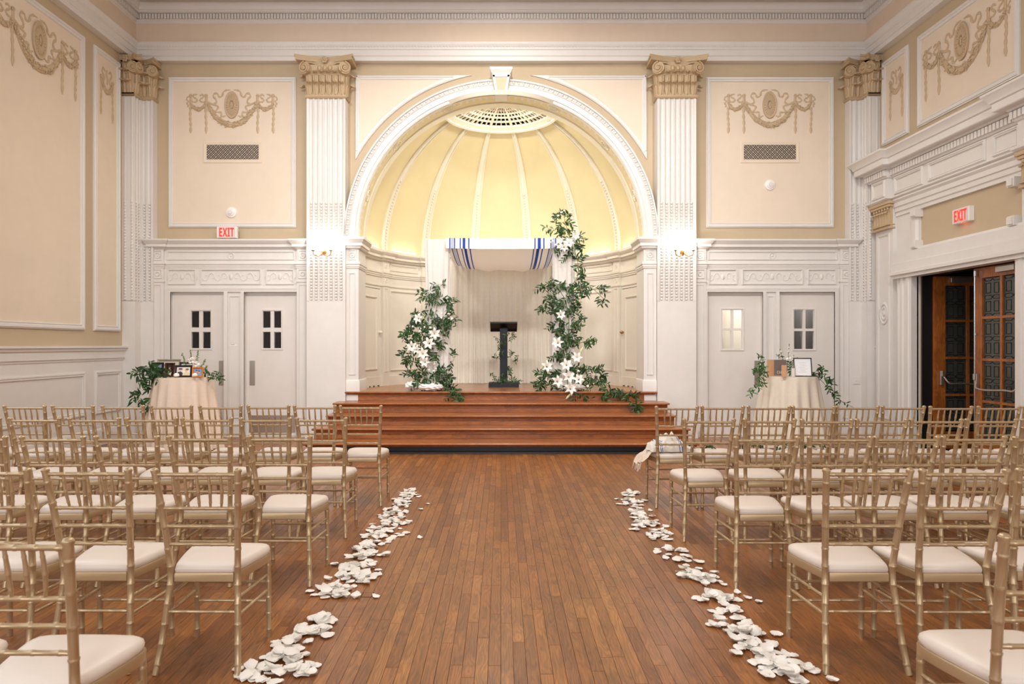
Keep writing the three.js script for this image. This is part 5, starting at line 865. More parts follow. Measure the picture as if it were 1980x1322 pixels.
// ---------------------------------------------------------------- rose petals along the aisle
{
  const petalGeo = Array.from({ length: 6 }, (_, v) => {
    const pos = [], N = 10, L = 0.056 + 0.004 * v, curl = 0.004 + 0.004 * (v % 3), pt = (u, a) => { const w = 0.5 * L * Math.pow(Math.max(0, Math.sin(PI * Math.pow(u, 0.7))), 0.62) * (0.86 + 0.06 * noise2(v * 3 + u * 3, a)), x = w * a, z = (u - 0.5) * L; return [x, 0.0035 + curl * Math.pow(Math.abs(a), 2) + curl * 1.3 * Math.pow(Math.max(0, u - 0.45), 2) * 4 * (v % 2 ? 1 : 0.5) + 0.0022 * noise2(u * 4 + v * 7, a * 2 + v), z]; };
    for (let i = 0; i < 7; i++) for (let j = 0; j < 4; j++) { const u0 = i / 7, u1 = (i + 1) / 7, a0 = -1 + j / 2, a1 = a0 + 0.5; pos.push(...pt(u0, a0), ...pt(u1, a0), ...pt(u1, a1), ...pt(u0, a0), ...pt(u1, a1), ...pt(u0, a1)); }
    const g = new THREE.BufferGeometry(); g.setAttribute('position', new THREE.Float32BufferAttribute(pos, 3)); return clean(toCreasedNormals(g, 1.2));
  });
  // heaps along each drift: x, distance, spread across, spread along, count
  const L = [[-0.9, 6.66, 0.07, 0.2, 34], [-0.93, 6.32, 0.06, 0.1, 18], [-0.95, 5.95, 0.1, 0.16, 24], [-0.9, 5.6, 0.1, 0.16, 24], [-0.94, 5.28, 0.12, 0.16, 30], [-0.97, 4.98, 0.1, 0.12, 16], [-0.93, 4.72, 0.1, 0.1, 14], [-0.94, 4.5, 0.12, 0.08, 16], [-0.92, 4.32, 0.12, 0.09, 26], [-1.0, 4.14, 0.07, 0.05, 10], [-1.03, 4.03, 0.08, 0.05, 9], [-0.91, 4.0, 0.05, 0.04, 5], [-0.94, 3.62, 0.08, 0.06, 11], [-0.95, 3.5, 0.09, 0.05, 14], [-1.02, 3.36, 0.09, 0.05, 9], [-1.0, 3.2, 0.11, 0.06, 22], [-1.0, 3.05, 0.13, 0.07, 26]];
  const R = [[1.26, 6.72, 0.06, 0.14, 14], [1.22, 6.35, 0.08, 0.16, 22], [1.2, 5.95, 0.08, 0.14, 20], [1.18, 5.58, 0.09, 0.14, 28], [1.21, 5.25, 0.09, 0.1, 20], [1.2, 4.85, 0.08, 0.08, 9], [1.22, 4.66, 0.08, 0.07, 10], [1.22, 4.42, 0.09, 0.08, 12], [1.27, 4.3, 0.09, 0.07, 22], [1.25, 3.95, 0.08, 0.06, 20], [1.26, 3.74, 0.08, 0.04, 6], [1.2, 3.6, 0.1, 0.05, 8], [1.24, 3.48, 0.1, 0.06, 14], [1.24, 3.36, 0.1, 0.06, 10], [1.26, 3.24, 0.1, 0.05, 14], [1.28, 3.12, 0.11, 0.05, 16], [1.25, 3.02, 0.12, 0.04, 10]];
  const gauss = () => (rnd() + rnd() + rnd() - 1.5) * 1.15, list = [];
  [[L, 'left'], [R, 'right']].forEach(([heaps, side]) => heaps.forEach(([x, Z, sx, sz, n]) => { for (let i = 0; i < n * 1.2; i++) { const X = x + gauss() * sx * 1.15, z = -(Z + gauss() * sz * 1.05), dense = Math.hypot((X - x) / sx, (z + Z) / sz) < 0.75; list.push({ X, z, side, g: Math.floor(rnd() * 6), up: dense ? rr(0, 0.018) : 0, a: rr(0, 6.28), k: rr(0.82, 1.15), flip: rnd() < 0.3, tx: rr(-0.28, 0.28) * (dense ? 0.9 : 0.2), tz: rr(-0.28, 0.28) * (dense ? 0.9 : 0.2) }); } }));
  for (const [X, z] of [[-0.62, -5.2], [-0.78, -4.36], [-0.68, -6.3], [-0.72, -6.1], [-0.73, -3.98], [1.47, -3.9], [1.43, -3.96], [1.4, -4.05], [1.36, -4.18], [1.32, -6.05], [1.1, -6.5]]) list.push({ X, z, side: X < 0 ? 'left' : 'right', g: 1, up: 0, a: rr(0, 6), k: 0.85, flip: false, tx: 0, tz: 0 });
  const order = list.map((q, i) => [i, q.z]).sort((p, q) => q[1] - p[1]).map((p) => p[0]), chosen = new Set(order.slice(0, 296)), rest = { left: [], right: [] };
  list.forEach((q, i) => {
    const mtx = M4().compose(V(q.X, q.up + (q.flip ? 0.014 : 0.0), q.z), new THREE.Quaternion().setFromEuler(new THREE.Euler(q.tx + (q.flip ? PI : 0), q.a, q.tz)), V(q.k, q.k, q.k));
    if (chosen.has(i)) { const m = mesh('rose_petal', petalGeo[q.g], M.petal); m.applyMatrix4(mtx); tag(m, `white rose petal lying in the drift along the ${q.side} edge of the aisle`, 'petal', `rose petals along the ${q.side} edge of the aisle`); const b = new THREE.Box3().setFromObject(m); m.position.y += (q.up * 0.6 + 0.0008) - Math.min(b.min.y, 99); }
    else { const h = petalGeo[q.g].clone().applyMatrix4(mtx); h.computeBoundingBox(); h.translate(0, q.up * 0.6 + 0.0008 - h.boundingBox.min.y, 0); h.userData = { clean: true }; rest[q.side].push(h); }
  });
  for (const s of ['left', 'right']) if (rest[s].length) tag(mesh('petal_drift', rest[s], M.petal), `far end of the white petal drift along the ${s} edge of the aisle`, 'petals', null, 'stuff');
}
// ---------------------------------------------------------------- foliage and flowers
const leafGeo = [0, 1, 2].map((v) => {        // pointed leaf 1 long along +y, rooted at the origin
  const w = [0.14, 0.17, 0.2][v], pos = [], st = [[0, 0.01], [0.2, 0.75], [0.45, 1], [0.72, 0.7], [1, 0]], z = (t) => -0.18 * t * t * (v + 1) * 0.5, pt = (i, s) => [s * w * st[i][1], st[i][0], z(st[i][0]) + (s ? 0.05 * st[i][1] : 0)];
  for (let i = 0; i < 4; i++) for (const s of [-1, 1]) { pos.push(...pt(i, 0), ...pt(i, s), ...pt(i + 1, s)); pos.push(...pt(i, 0), ...pt(i + 1, s), ...pt(i + 1, 0)); }
  const g = new THREE.BufferGeometry(); g.setAttribute('position', new THREE.Float32BufferAttribute(pos, 3)); return clean(toCreasedNormals(g, 0.5));
});
const lilyPetal = (() => {
  const pos = [], pt = (u, a) => { const w = 0.27 * Math.sin(PI * Math.pow(u, 0.75)) * (1 - 0.15 * u), r = 0.1 + 0.9 * u, y = 0.42 * Math.sin(u * 2.0) - 0.34 * Math.pow(u, 3) + 0.07 * a * a; return [w * a, y, r]; };
  for (let i = 0; i < 8; i++) for (let j = 0; j < 4; j++) { const u0 = i / 8, u1 = (i + 1) / 8, a0 = -1 + j / 2, a1 = a0 + 0.5; pos.push(...pt(u0, a0), ...pt(u1, a0), ...pt(u1, a1), ...pt(u0, a0), ...pt(u1, a1), ...pt(u0, a1)); }
  const g = new THREE.BufferGeometry(); g.setAttribute('position', new THREE.Float32BufferAttribute(pos, 3)); return clean(toCreasedNormals(g, 1.0));
})();
function lily(parent, p, r, dir) {
  const L = base('lily', p.toArray(), 0, parent); L.quaternion.setFromUnitVectors(V(0, 1, 0), dir.clone().normalize()); L.scale.setScalar(r);
  for (let i = 0; i < 6; i++) { const m = mesh('petal', lilyPetal, M.lily, L); m.rotation.y = i / 6 * 2 * PI + 0.3; m.scale.set(i % 2 ? 0.82 : 1, i % 2 ? 1.05 : 0.95, i % 2 ? 1 : 0.98); }
  const st = []; for (let i = 0; i < 5; i++) { const a = i * 1.257; st.push(ball(0.035, 0.16 * Math.cos(a), 0.62, 0.16 * Math.sin(a), 1, 0.6, 1.5, 5, 4)); }
  mesh('stamens', st, M.stamen, L); mesh('pistil', rod([V(0, 0.1, 0), V(0.02, 0.7, 0.02)], 0.02, 5), M.bud, L);
}
function blossom(parent, p, r) {                 // small double white flower
  const g = []; for (let i = 0; i < 9; i++) { const a = i * 2.4, e = 0.25 + 0.14 * i; g.push(ball(0.5, 0, 0, 0, 0.95, 0.2, 0.8, 6, 4).rotateZ(rr(-0.6, 0.6)).rotateX(rr(-0.6, 0.6)).translate(Math.cos(a) * 0.45 * Math.cos(e), Math.sin(e) * 0.5, Math.sin(a) * 0.45 * Math.cos(e) + 0.2)); }
  const m = mesh('blossom', g, M.petal, parent); m.position.copy(p); m.scale.setScalar(r); m.rotation.set(rr(0, 1), rr(0, 6), rr(-0.5, 0.5)); return m;
}
// blobs [px, py, rx, ry, count] sighted at distance Z become short sprigs: a stem with leaves on both sides
function foliage(parent, blobs, Z, o = {}) {
  const s = Z / 1320, leaves = [], stems = [], deep = o.depth ?? 0.16, LEN = o.len ?? [0.062, 0.1];
  for (const [px, py, rx, ry, n, zz] of blobs) {
    const c = at(px, py, zz ?? Z); let left = Math.round(n * (o.density ?? 1));
    while (left > 0) {
      const k = Math.min(left, 4 + Math.floor(rnd() * 5)); left -= k;
      const a = rr(0, 2 * PI), q = Math.sqrt(rnd()), p = V(c.x + Math.cos(a) * rx * s * q * 1.08, c.y + Math.sin(a) * ry * s * q * 1.08, c.z + rr(-0.5, 0.5) * deep);
      const dir = V(Math.cos(a) * rx + rr(-8, 8), Math.sin(a) * ry + rr(-8, 8) - 3, rr(-6, 10)).normalize(), len = k * rr(0.016, 0.024), p1 = p.clone().add(dir.clone().multiplyScalar(len)).add(V(0, -len * 0.25, 0));
      p.sub(dir.clone().multiplyScalar(len * 0.5)); p1.sub(dir.clone().multiplyScalar(len * 0.5));
      const mid = p.clone().lerp(p1, 0.5).add(V(rr(-0.01, 0.01), 0.012, rr(-0.01, 0.01))), cv = new THREE.CatmullRomCurve3([p, mid, p1]);
      stems.push(rod([p, mid, p1], 0.0022, 4, 4));
      for (let i = 0; i < k; i++) {
        const t = (i + 0.7) / k, b = cv.getPoint(t), tan = cv.getTangent(t), side = V(-tan.y, tan.x, rr(-0.7, 0.9)).normalize().multiplyScalar(i % 2 ? 1 : -1), up = tan.clone().multiplyScalar(rr(0.5, 1.1)).add(side).add(V(0, rr(-0.3, 0.1), 0)).normalize();
        const zc = V(rr(-0.5, 0.5), rr(-0.2, 0.9), rr(0.3, 1)).normalize(), xc = up.clone().cross(zc).normalize(), zn = xc.clone().cross(up), L = rr(...LEN);
        leaves.push({ m: M4().makeBasis(xc.multiplyScalar(L), up.multiplyScalar(L), zn.multiplyScalar(L)).setPosition(b), z: b.z, g: Math.floor(rnd() * 3), c: Math.floor(rnd() * 3) });
      }
    }
  }
  if (o.floorY !== undefined) for (const l of leaves) if (l.m.elements[13] < o.floorY + 0.01) l.m.elements[13] = o.floorY + 0.01 + rr(0, 0.02);
  const order = leaves.map((l, i) => [i, l.z]).sort((a, b) => b[1] - a[1]).map((q) => q[0]), own = new Set(order.slice(0, o.own ?? 290)), rest = [[], [], []], MT = o.mats || LEAVES;
  leaves.forEach((l, i) => {
    if (own.has(i)) { const m = mesh('leaf', leafGeo[l.g], MT[l.c % MT.length], parent); m.applyMatrix4(l.m); }
    else { const h = leafGeo[l.g].clone().applyMatrix4(l.m); h.userData = { clean: true }; rest[l.c % MT.length].push(h); }
  });
  rest.forEach((l, i) => { if (l.length) mesh('foliage', l, MT[i], parent).userData.kind = 'stuff'; });
  if (stems.length) mesh('stems', stems, M.stem, parent).userData.kind = 'stuff';
}
const FZ = 10.98;
{
  const A = thing('flower_arrangement', 'low white lily and greenery arrangement at the foot of the left drape', 'flowers');
  foliage(A, [[848, 554, 8, 12, 14], [849, 577, 14, 10, 24], [821, 572, 14, 8, 20], [869, 588, 12, 16, 28], [827, 610, 22, 12, 44], [843, 627, 22, 12, 48], [866, 617, 16, 8, 20], [807, 613, 10, 10, 14], [796, 635, 14, 14, 30], [818, 650, 20, 14, 50], [852, 652, 12, 14, 20], [785, 658, 8, 16, 18], [793, 680, 12, 20, 30], [815, 672, 18, 12, 34], [849, 680, 10, 22, 26], [801, 703, 12, 14, 20], [796, 725, 16, 12, 22], [818, 731, 16, 14, 34], [852, 725, 22, 14, 56], [877, 697, 8, 14, 14], [838, 742, 28, 9, 50], [866, 751, 20, 7, 32]], FZ, { floorY: STAGE_Y, depth: 0.2, density: 1.7 });
  for (const [x, y, r] of [[810, 616, 0.1], [840, 645, 0.11], [830, 664, 0.115], [796, 670, 0.1], [817, 684, 0.115], [822, 700, 0.1], [806, 676, 0.09]]) lily(A, at(x, y, FZ - 0.14), r, V(rr(-0.5, 0.5), rr(-0.1, 0.5), 1));
  for (let i = 0; i < 22; i++) { const q = [[816, 636], [803, 632], [862, 612], [876, 610], [834, 706], [838, 720], [830, 640]][i % 7]; blossom(A, at(q[0] + rr(-9, 9), q[1] + rr(-7, 7), FZ - 0.12), rr(0.018, 0.034)); }
  const B = thing('flower_arrangement', 'tall greenery and white lily arrangement climbing the right drape', 'flowers');
  foliage(B, [[1092, 430, 16, 20, 44], [1084, 416, 9, 9, 14], [1073, 445, 20, 9, 24], [1102, 463, 24, 22, 50], [1098, 488, 10, 14, 22], [1119, 513, 10, 22, 28], [1130, 539, 13, 15, 22], [1121, 558, 18, 12, 30], [1149, 558, 17, 9, 22], [1166, 575, 9, 7, 12], [1070, 536, 6, 18, 14], [1051, 551, 13, 6, 12], [1076, 555, 12, 10, 22], [1092, 577, 28, 14, 64], [1057, 586, 14, 12, 28], [1073, 609, 14, 14, 30], [1108, 609, 14, 20, 44], [1092, 628, 28, 14, 50], [1095, 650, 18, 12, 38], [1130, 660, 19, 8, 28], [1098, 675, 16, 12, 26], [1078, 694, 10, 9, 22], [1095, 717, 38, 14, 64], [1057, 729, 19, 16, 42], [1044, 743, 12, 9, 22], [1143, 723, 26, 14, 44], [1150, 742, 20, 10, 34], [1112, 750, 26, 7, 30]], FZ, { floorY: STAGE_Y, depth: 0.18, density: 1.65 });
  for (const [x, y, r] of [[1084, 609, 0.09], [1079, 663, 0.11], [1057, 709, 0.11], [1095, 706, 0.115], [1077, 738, 0.115], [1099, 729, 0.125], [1119, 734, 0.1], [1102, 752, 0.12], [1116, 691, 0.1], [1100, 470, 0.1], [1112, 455, 0.09], [1090, 478, 0.09]]) lily(B, at(x, y, FZ - 0.2), r, V(rr(-0.4, 0.4), rr(-0.1, 0.5), 1));
  for (let i = 0; i < 26; i++) { const q = [[1087, 413], [1070, 462], [1075, 474], [1118, 462], [1108, 478], [1064, 470], [1130, 741], [1112, 712]][i % 8]; blossom(B, at(q[0] + rr(-8, 8), q[1] + rr(-6, 6), FZ - 0.15), rr(0.016, 0.03)); }
  for (const [x, y] of [[1050, 708], [1124, 677], [1099, 766]]) { const b = mesh('lily_bud', new THREE.SphereGeometry(1, 8, 6).scale(0.018, 0.06, 0.018), M.bud, B); b.position.copy(at(x, y, FZ - 0.2)); b.rotation.z = rr(-1, 1); }
  const branch = (g, l, Z) => mesh('branch', rod(l.map(([x, y]) => at(x, y, Z)), (t) => 0.007 - 0.004 * t, 5, l.length * 5), M.stem, g);
  branch(A, [[830, 750], [822, 700], [834, 640], [845, 590], [849, 552]], FZ - 0.08); branch(A, [[834, 640], [855, 615], [880, 608]], FZ - 0.08); branch(A, [[838, 745], [862, 720], [879, 692]], FZ - 0.08);
  branch(B, [[1098, 750], [1095, 690], [1100, 620], [1095, 570], [1118, 530], [1110, 480], [1096, 440], [1088, 410]], FZ - 0.06); branch(B, [[1100, 565], [1140, 556], [1172, 582]], FZ - 0.06); branch(B, [[1092, 577], [1070, 548], [1046, 553]], FZ - 0.06); branch(B, [[1100, 668], [1125, 662], [1150, 657]], FZ - 0.06);
  const C = thing('leaf_garland', 'loose leafy garland trailing over the stage edge towards the right end', 'garland');
  foliage(C, [[1178, 757, 12, 5, 22, 10.75], [1203, 755, 13, 6, 30, 10.75], [1160, 768, 12, 5, 16, 10.68], [1219, 766, 12, 6, 28, 10.6], [1234, 784, 11, 8, 36, 10.34], [1130, 764, 14, 5, 16, 10.68]], 10.7, { depth: 0.08 });
  const E = thing('leaf_garland', 'short leafy tail hanging over the stage edge below the left arrangement', 'garland');
  foliage(E, [[872, 761, 14, 6, 20, 10.72], [884, 768, 14, 4, 16, 10.66], [901, 771, 8, 2, 6, 10.64]], 10.7, { depth: 0.06 });
}
// ---------------------------------------------------------------- wedding canopy
function cloth(f, nu, nv, o = {}) {     // surface f(u, v) -> point, uv in metres
  const pos = [], uvs = [], P = []; for (let i = 0; i <= nu; i++) { P.push([]); for (let j = 0; j <= nv; j++) P[i].push(f(i / nu, j / nv)); }
  const put = (i, j) => { pos.push(...P[i][j]); uvs.push(i / nu * (o.w || 1), j / nv * (o.h || 1)); };
  for (let i = 0; i < nu; i++) for (let j = 0; j < nv; j++) { put(i, j); put(i + 1, j); put(i + 1, j + 1); put(i, j); put(i + 1, j + 1); put(i, j + 1); }
  let g = new THREE.BufferGeometry(); g.setAttribute('position', new THREE.Float32BufferAttribute(pos, 3)); g.setAttribute('uv', new THREE.Float32BufferAttribute(uvs, 2)); g = toCreasedNormals(g, 1.3); g.userData.uv = true; return g;
}
const CX0 = -1.01, CX1 = 0.99, CZ0 = 11.1, CZ1 = 13.1, CTOP = 3.17;
{
  const F = thing('canopy_frame', 'white pole frame of the wedding canopy under its drapes', 'frame');
  for (const x of [CX0, CX1]) for (const Z of [CZ0, CZ1]) mesh('pole', new THREE.CylinderGeometry(0.022, 0.022, CTOP - STAGE_Y, 10).translate(x, (CTOP + STAGE_Y) / 2, -Z), M.white, F);
  for (const Z of [CZ0, CZ1]) mesh('crossbar', rod([V(CX0 - 0.05, CTOP - 0.01, -Z), V(CX1 + 0.05, CTOP - 0.01, -Z)], 0.02), M.white, F);
  for (const x of [CX0, CX1]) mesh('crossbar', rod([V(x, CTOP - 0.01, -CZ0), V(x, CTOP - 0.01, -CZ1)], 0.02), M.white, F);
  const drape = (x, w, label, k) => tag(mesh('drape', cloth((u, v) => { const ww = w * (1 - 0.12 * Math.sin(v * PI)), ph = u * 2 * PI, fold = 0.018 * Math.sin(u * 2 * PI * 11 + k) * (0.35 + 0.65 * v) + 0.008 * noise2(u * 9 + k, v * 2); return [x + Math.cos(ph) * (ww / 2 + fold), CTOP + 0.01 - v * (CTOP - STAGE_Y), -CZ0 + Math.sin(ph) * (0.09 + fold * 0.8)]; }, 132, 14, { w: 1.2, h: 2.4 }), M.sheer), label, 'drape');
  drape(CX0 - 0.02, 0.42, 'white sheer drape gathered round the left front canopy pole', 1); drape(CX1 + 0.03, 0.37, 'white sheer drape gathered round the right front canopy pole', 4);
  tag(mesh('back_curtain', cloth((u, v) => { const x = lerp(-1.12, 1.1, u), f = 0.022 * Math.sin(u * 2 * PI * 21 + 2 * noise2(u * 5, 0.3)) * (0.5 + 0.5 * v) + 0.02 * noise2(u * 8, v * 1.5), sweepX = 0.1 * v * v * Math.max(0, u - 0.6); return [x + sweepX, CTOP - v * (CTOP - STAGE_Y - 0.004), -13.12 + f + (v > 0.97 ? 0.04 * (v - 0.97) / 0.03 : 0)]; }, 210, 16, { w: 2.4, h: 2.4 }), M.curtain), 'cream pleated sheer curtain hanging behind the lectern', 'curtain');
  // striped prayer shawl over the canopy
  const stripe = (dim) => { const cv = document.createElement('canvas'); cv.width = 1024; cv.height = 256; const c = cv.getContext('2d'); c.fillStyle = '#f7f4f0'; c.fillRect(0, 0, 1024, 256);
    const blue = '#1a49a8', bands = [[0.03, 0.009], [0.043, 0.024, 1], [0.07, 0.009], [0.118, 0.009], [0.143, 0.022], [0.19, 0.01], [0.75, 0.009], [0.778, 0.026], [0.825, 0.01], [0.885, 0.009], [0.898, 0.024, 1], [0.925, 0.009]];
    for (const [u, w, p] of bands) if (p) for (let k = 0; k < 5; k++) { c.fillStyle = '#8fa3d2'; c.fillRect(u * 1024 + k * w * 1024 / 5, 0, w * 1024 / 9, 256); } else { c.fillStyle = blue; c.fillRect(u * 1024, 0, w * 1024, 256); }
    const t = new THREE.CanvasTexture(cv); t.colorSpace = THREE.SRGBColorSpace; t.wrapS = t.wrapT = THREE.RepeatWrapping; return t; };
  const tx = stripe(), shawlMat = phys('#ffffff', 0.85, { map: tx, transmission: 0.22, thickness: 0 }), S = thing('prayer_shawl', 'white shawl with blue stripes stretched as the canopy roof', 'shawl');
  const nar = (v) => 0.9 - 0.06 * Math.sin(v * PI);
  mesh('valance', cloth((u, v) => [lerp(CX0 + 0.12, CX1 + 0.02, u), CTOP + 0.02 - v * (0.165 + 0.012 * Math.sin(u * PI)), -CZ0 + 0.13 + 0.008 * noise2(u * 6, v)], 60, 4), shawlMat, S);
  mesh('roof', cloth((u, v) => { const sag = 0.44 * Math.sin(PI * Math.pow(v, 0.8)) * (1 - 0.25 * Math.pow(Math.abs(u * 2 - 1.02), 2)) - 0.03 * Math.exp(-Math.pow((u - 0.5) * 14, 2)) * Math.sin(PI * v), pinch = 1 - 0.09 * Math.sin(PI * v); return [lerp(CX0 + 0.12, CX1 + 0.02, 0.5 + (u - 0.5) * pinch), CTOP + 0.02 - sag + 0.012 * Math.sin(u * 34) * Math.sin(PI * v), lerp(-CZ0 + 0.13, -CZ1, v)]; }, 90, 26), shawlMat, S);
  // woven neckband with small blue lettering
  const cv = document.createElement('canvas'); cv.width = 1024; cv.height = 96; const c = cv.getContext('2d'); c.fillStyle = '#f5f3ef'; c.fillRect(0, 0, 1024, 96); c.fillStyle = '#8a97b4';
  c.font = '40px serif'; let r = 3; const glyph = (x, y, h) => { r = (r * 16807) % 2147483647; const k = r % 5; c.fillRect(x, y, h * 0.7, h * 0.18); if (k !== 1) c.fillRect(x + h * 0.5, y, h * 0.18, h); if (k > 2) c.fillRect(x, y + h * 0.82, h * 0.7, h * 0.18); if (k === 2) c.fillRect(x, y, h * 0.16, h); };
  for (const x of [60, 130, 210, 750, 830, 900]) glyph(x, 30, 34); for (let i = 0; i < 13; i++) { glyph(300 + i * 31, 22, 22); glyph(310 + i * 29, 56, 20); }
  const bt = new THREE.CanvasTexture(cv); bt.colorSpace = THREE.SRGBColorSpace;
  mesh('neckband', cloth((u, v) => [lerp(-0.4, 0.24, u), CTOP - 0.098 - v * 0.06, -CZ0 + 0.142], 6, 1), phys('#ffffff', 0.7, { map: bt }), S).material.map.flipY = true;
  const bundle = (x, Z, w, h, d, label) => { const g = new THREE.SphereGeometry(1, 40, 26), p = g.attributes.position; for (let i = 0; i < p.count; i++) { const a = p.getX(i), b = p.getY(i), e = p.getZ(i), k = 1 + 0.16 * noise3(a * 2.4 + x, b * 2.4, e * 2.4) + 0.07 * Math.sin(a * 14 + b * 5 + x * 9); p.setXYZ(i, a * k * w, Math.max(-0.96, b) * k * h, e * k * d); } g.computeVertexNormals(); g.computeBoundingBox(); g.translate(x, STAGE_Y + 0.002 - g.boundingBox.min.y, -Z); tag(mesh('fabric_bundle', g, M.tulle), label, 'fabric'); };
  bundle(-1.42, 11.02, 0.13, 0.07, 0.1, 'crumpled white tulle bundle lying left of the left arrangement'); bundle(-1.12, 10.94, 0.2, 0.06, 0.09, 'white tulle puddle under the left arrangement'); bundle(1.18, 10.95, 0.16, 0.05, 0.08, 'white tulle puddle under the right arrangement');
}
// lectern with a climbing vine
{
  const Lc = thing('lectern', 'slim black lectern standing in front of the cream curtain', 'lectern', [0.045, STAGE_Y, -12.1]), m = std('#0c1220', 0.55), dk = std('#15110f', 0.6);
  mesh('base', bar8(0.53, 0.075, 0.42, 0.006, 0, 0.0375, 0), m, Lc);
  mesh('column', bar8(0.135, 0.96, 0.14, 0.004, 0, 0.555, 0), m, Lc);
  const top = mesh('desk', [bar8(0.475, 0.03, 0.4, 0.004, 0, 0, 0), box(0.475, 0.04, 0.02, 0, 0.02, -0.19)], dk, Lc); top.position.set(0, 1.06, 0.02); top.rotation.x = -0.36;
  const Vn = thing('leafy_vine', 'thin leafy vine wound round the black lectern column', 'vine');
  foliage(Vn, [[986, 646, 8, 5, 14], [983, 652, 6, 8, 10], [960, 655, 5, 4, 8], [963, 668, 5, 8, 10], [974, 667, 4, 9, 14], [965, 684, 6, 6, 12], [958, 694, 4, 4, 5], [990, 684, 8, 8, 14], [1002, 692, 4, 7, 10], [988, 707, 7, 7, 12], [954, 728, 8, 6, 12], [963, 735, 8, 4, 14], [981, 722, 8, 9, 22], [988, 735, 14, 6, 36], [975, 738, 14, 4, 22]], 11.96, { floorY: STAGE_Y + 0.08, depth: 0.1, len: [0.04, 0.07] });
}
// ---------------------------------------------------------------- side tables
const TOP = 1.02;
function cocktail(x, z, mat, label, clothLabel) {
  const t = thing('cocktail_table', label, 'table', [x, 0, z]);
  mesh('table_top', new THREE.CylinderGeometry(0.378, 0.378, 0.025, 40).translate(0, TOP - 0.016, 0), M.dark, t); mesh('column', new THREE.CylinderGeometry(0.035, 0.035, 0.98, 12).translate(0, 0.5, 0), M.dark, t); mesh('foot', lathe([[0.001, 0.05], [0.05, 0.045], [0.3, 0.012], [0.3, 0]]), M.dark, t);
  const c = mesh('tablecloth', cloth((u, v) => {
    const a = u * 2 * PI; if (v < 0.1668) { const r = v * 6 * 0.381; return [Math.cos(a) * r, TOP, Math.sin(a) * r]; }
    const s = (v - 1 / 6) * 1.2, f = (0.042 * Math.sin(a * 16 + x) + 0.022 * Math.sin(a * 7 + 2)) * Math.pow(s, 0.8) * 1.15, r = 0.383 + 0.13 * s + f; return [Math.cos(a) * r, TOP - 0.004 - s * (TOP - 0.012), Math.sin(a) * r];
  }, 150, 24, { w: 2.6, h: 1.3 }), mat); c.position.set(x, 0, z); tag(c, clothLabel, 'tablecloth');
}
const LX = -4.52, LZ = -9.72, RX = 4.235, RZ = -10.0;
cocktail(LX, LZ, M.linen, 'tall round table carrying the framed photographs', 'blush floor-length cloth on the table of framed photographs');
cocktail(RX, RZ, M.ivoryLinen, 'tall round table carrying the card box', 'ivory floor-length cloth on the card table');
// prints: soft patches of colour only, no likeness
function printTex(draw) { const cv = document.createElement('canvas'); cv.width = 96; cv.height = 96; const c = cv.getContext('2d'); draw(c); const t = new THREE.CanvasTexture(cv); t.colorSpace = THREE.SRGBColorSpace; return t; }
const blob = (c, x, y, rx, ry, col) => { c.fillStyle = col; c.beginPath(); c.ellipse(x, y, rx, ry, 0, 0, 7); c.fill(); };
const two = (bg, a, b, sk, hair) => printTex((c) => { c.fillStyle = bg; c.fillRect(0, 0, 96, 96); blob(c, 34, 80, 22, 34, a); blob(c, 64, 84, 20, 34, b); blob(c, 34, 38, 12, 14, sk); blob(c, 62, 44, 11, 13, sk); blob(c, 34, 28, 12, 8, hair); blob(c, 62, 34, 11, 8, hair); });
const prints = [two('#7f8ea0', '#30363f', '#6d7f86', '#c9a08c', '#3a2a22'), printTex((c) => { c.fillStyle = '#1d1512'; c.fillRect(0, 0, 96, 96); blob(c, 50, 74, 26, 30, '#efe0cc'); blob(c, 44, 30, 11, 14, '#d8a784'); blob(c, 42, 20, 13, 9, '#5a3020'); }), two('#cfc8bb', '#b9b2a6', '#e6dfd2', '#d8c0ac', '#8a7a6a'), two('#ede3da', '#c9b6a6', '#f3ece4', '#e2c4b2', '#5b4038'), printTex((c) => { c.fillStyle = '#e9e2da'; c.fillRect(0, 0, 96, 96); c.fillStyle = '#f2ebdd'; c.fillRect(46, 0, 50, 96); blob(c, 24, 78, 20, 26, '#3c3434'); blob(c, 26, 36, 13, 17, '#ddcabe'); blob(c, 26, 22, 15, 9, '#4a342c'); blob(c, 70, 82, 20, 26, '#e8d3a8'); blob(c, 68, 38, 12, 16, '#e2c09a'); blob(c, 74, 26, 12, 10, '#7a5a3c'); }), two('#7c93b0', '#b9585c', '#8aa0b8', '#d9b09a', '#4a3a34')];
function picture(cx, z, w, h, bw, mat, print, turn, label, o = {}) {   // stands on the table top, leaning back on its strut
  const f = thing('picture_frame', label, 'picture frame', [cx, (o.y ?? TOP) + 0.002, z], turn, o.group === null ? undefined : o.group ?? 'framed photographs on the table'), tilt = new THREE.Group(); tilt.rotation.x = -0.17;
  const mk = (name, g, m) => { const q = mesh(name, g, m, f); q.rotation.x = -0.17; return q; };
  mk('frame', sweep(rectPath(-w / 2, w / 2, 0, h), [[0, 0], [0, 0.012], [-bw * 0.2, 0.02], [-bw * 0.8, 0.014], [-bw, 0.008], [-bw, 0]], { loop: true, map: (a, b, q) => [a, b, q] }), mat);
  mk('backing', box(w - 0.006, h - 0.006, 0.004, 0, h / 2, -0.001), M.dark);
  const g = new THREE.PlaneGeometry(w - 2 * bw, h - 2 * bw).translate(0, h / 2, 0.0025); g.userData.uv = true;
  mk(o.inner || 'photograph', g, print);
  mesh('strut', rod([V(0, h * 0.7, -h * 0.12 - 0.014), V(0, 0.004, -h * 0.42)], 0.006, 6), M.dark, f);
}
const photo = (i) => std('#ffffff', 0.35, { map: prints[i] });
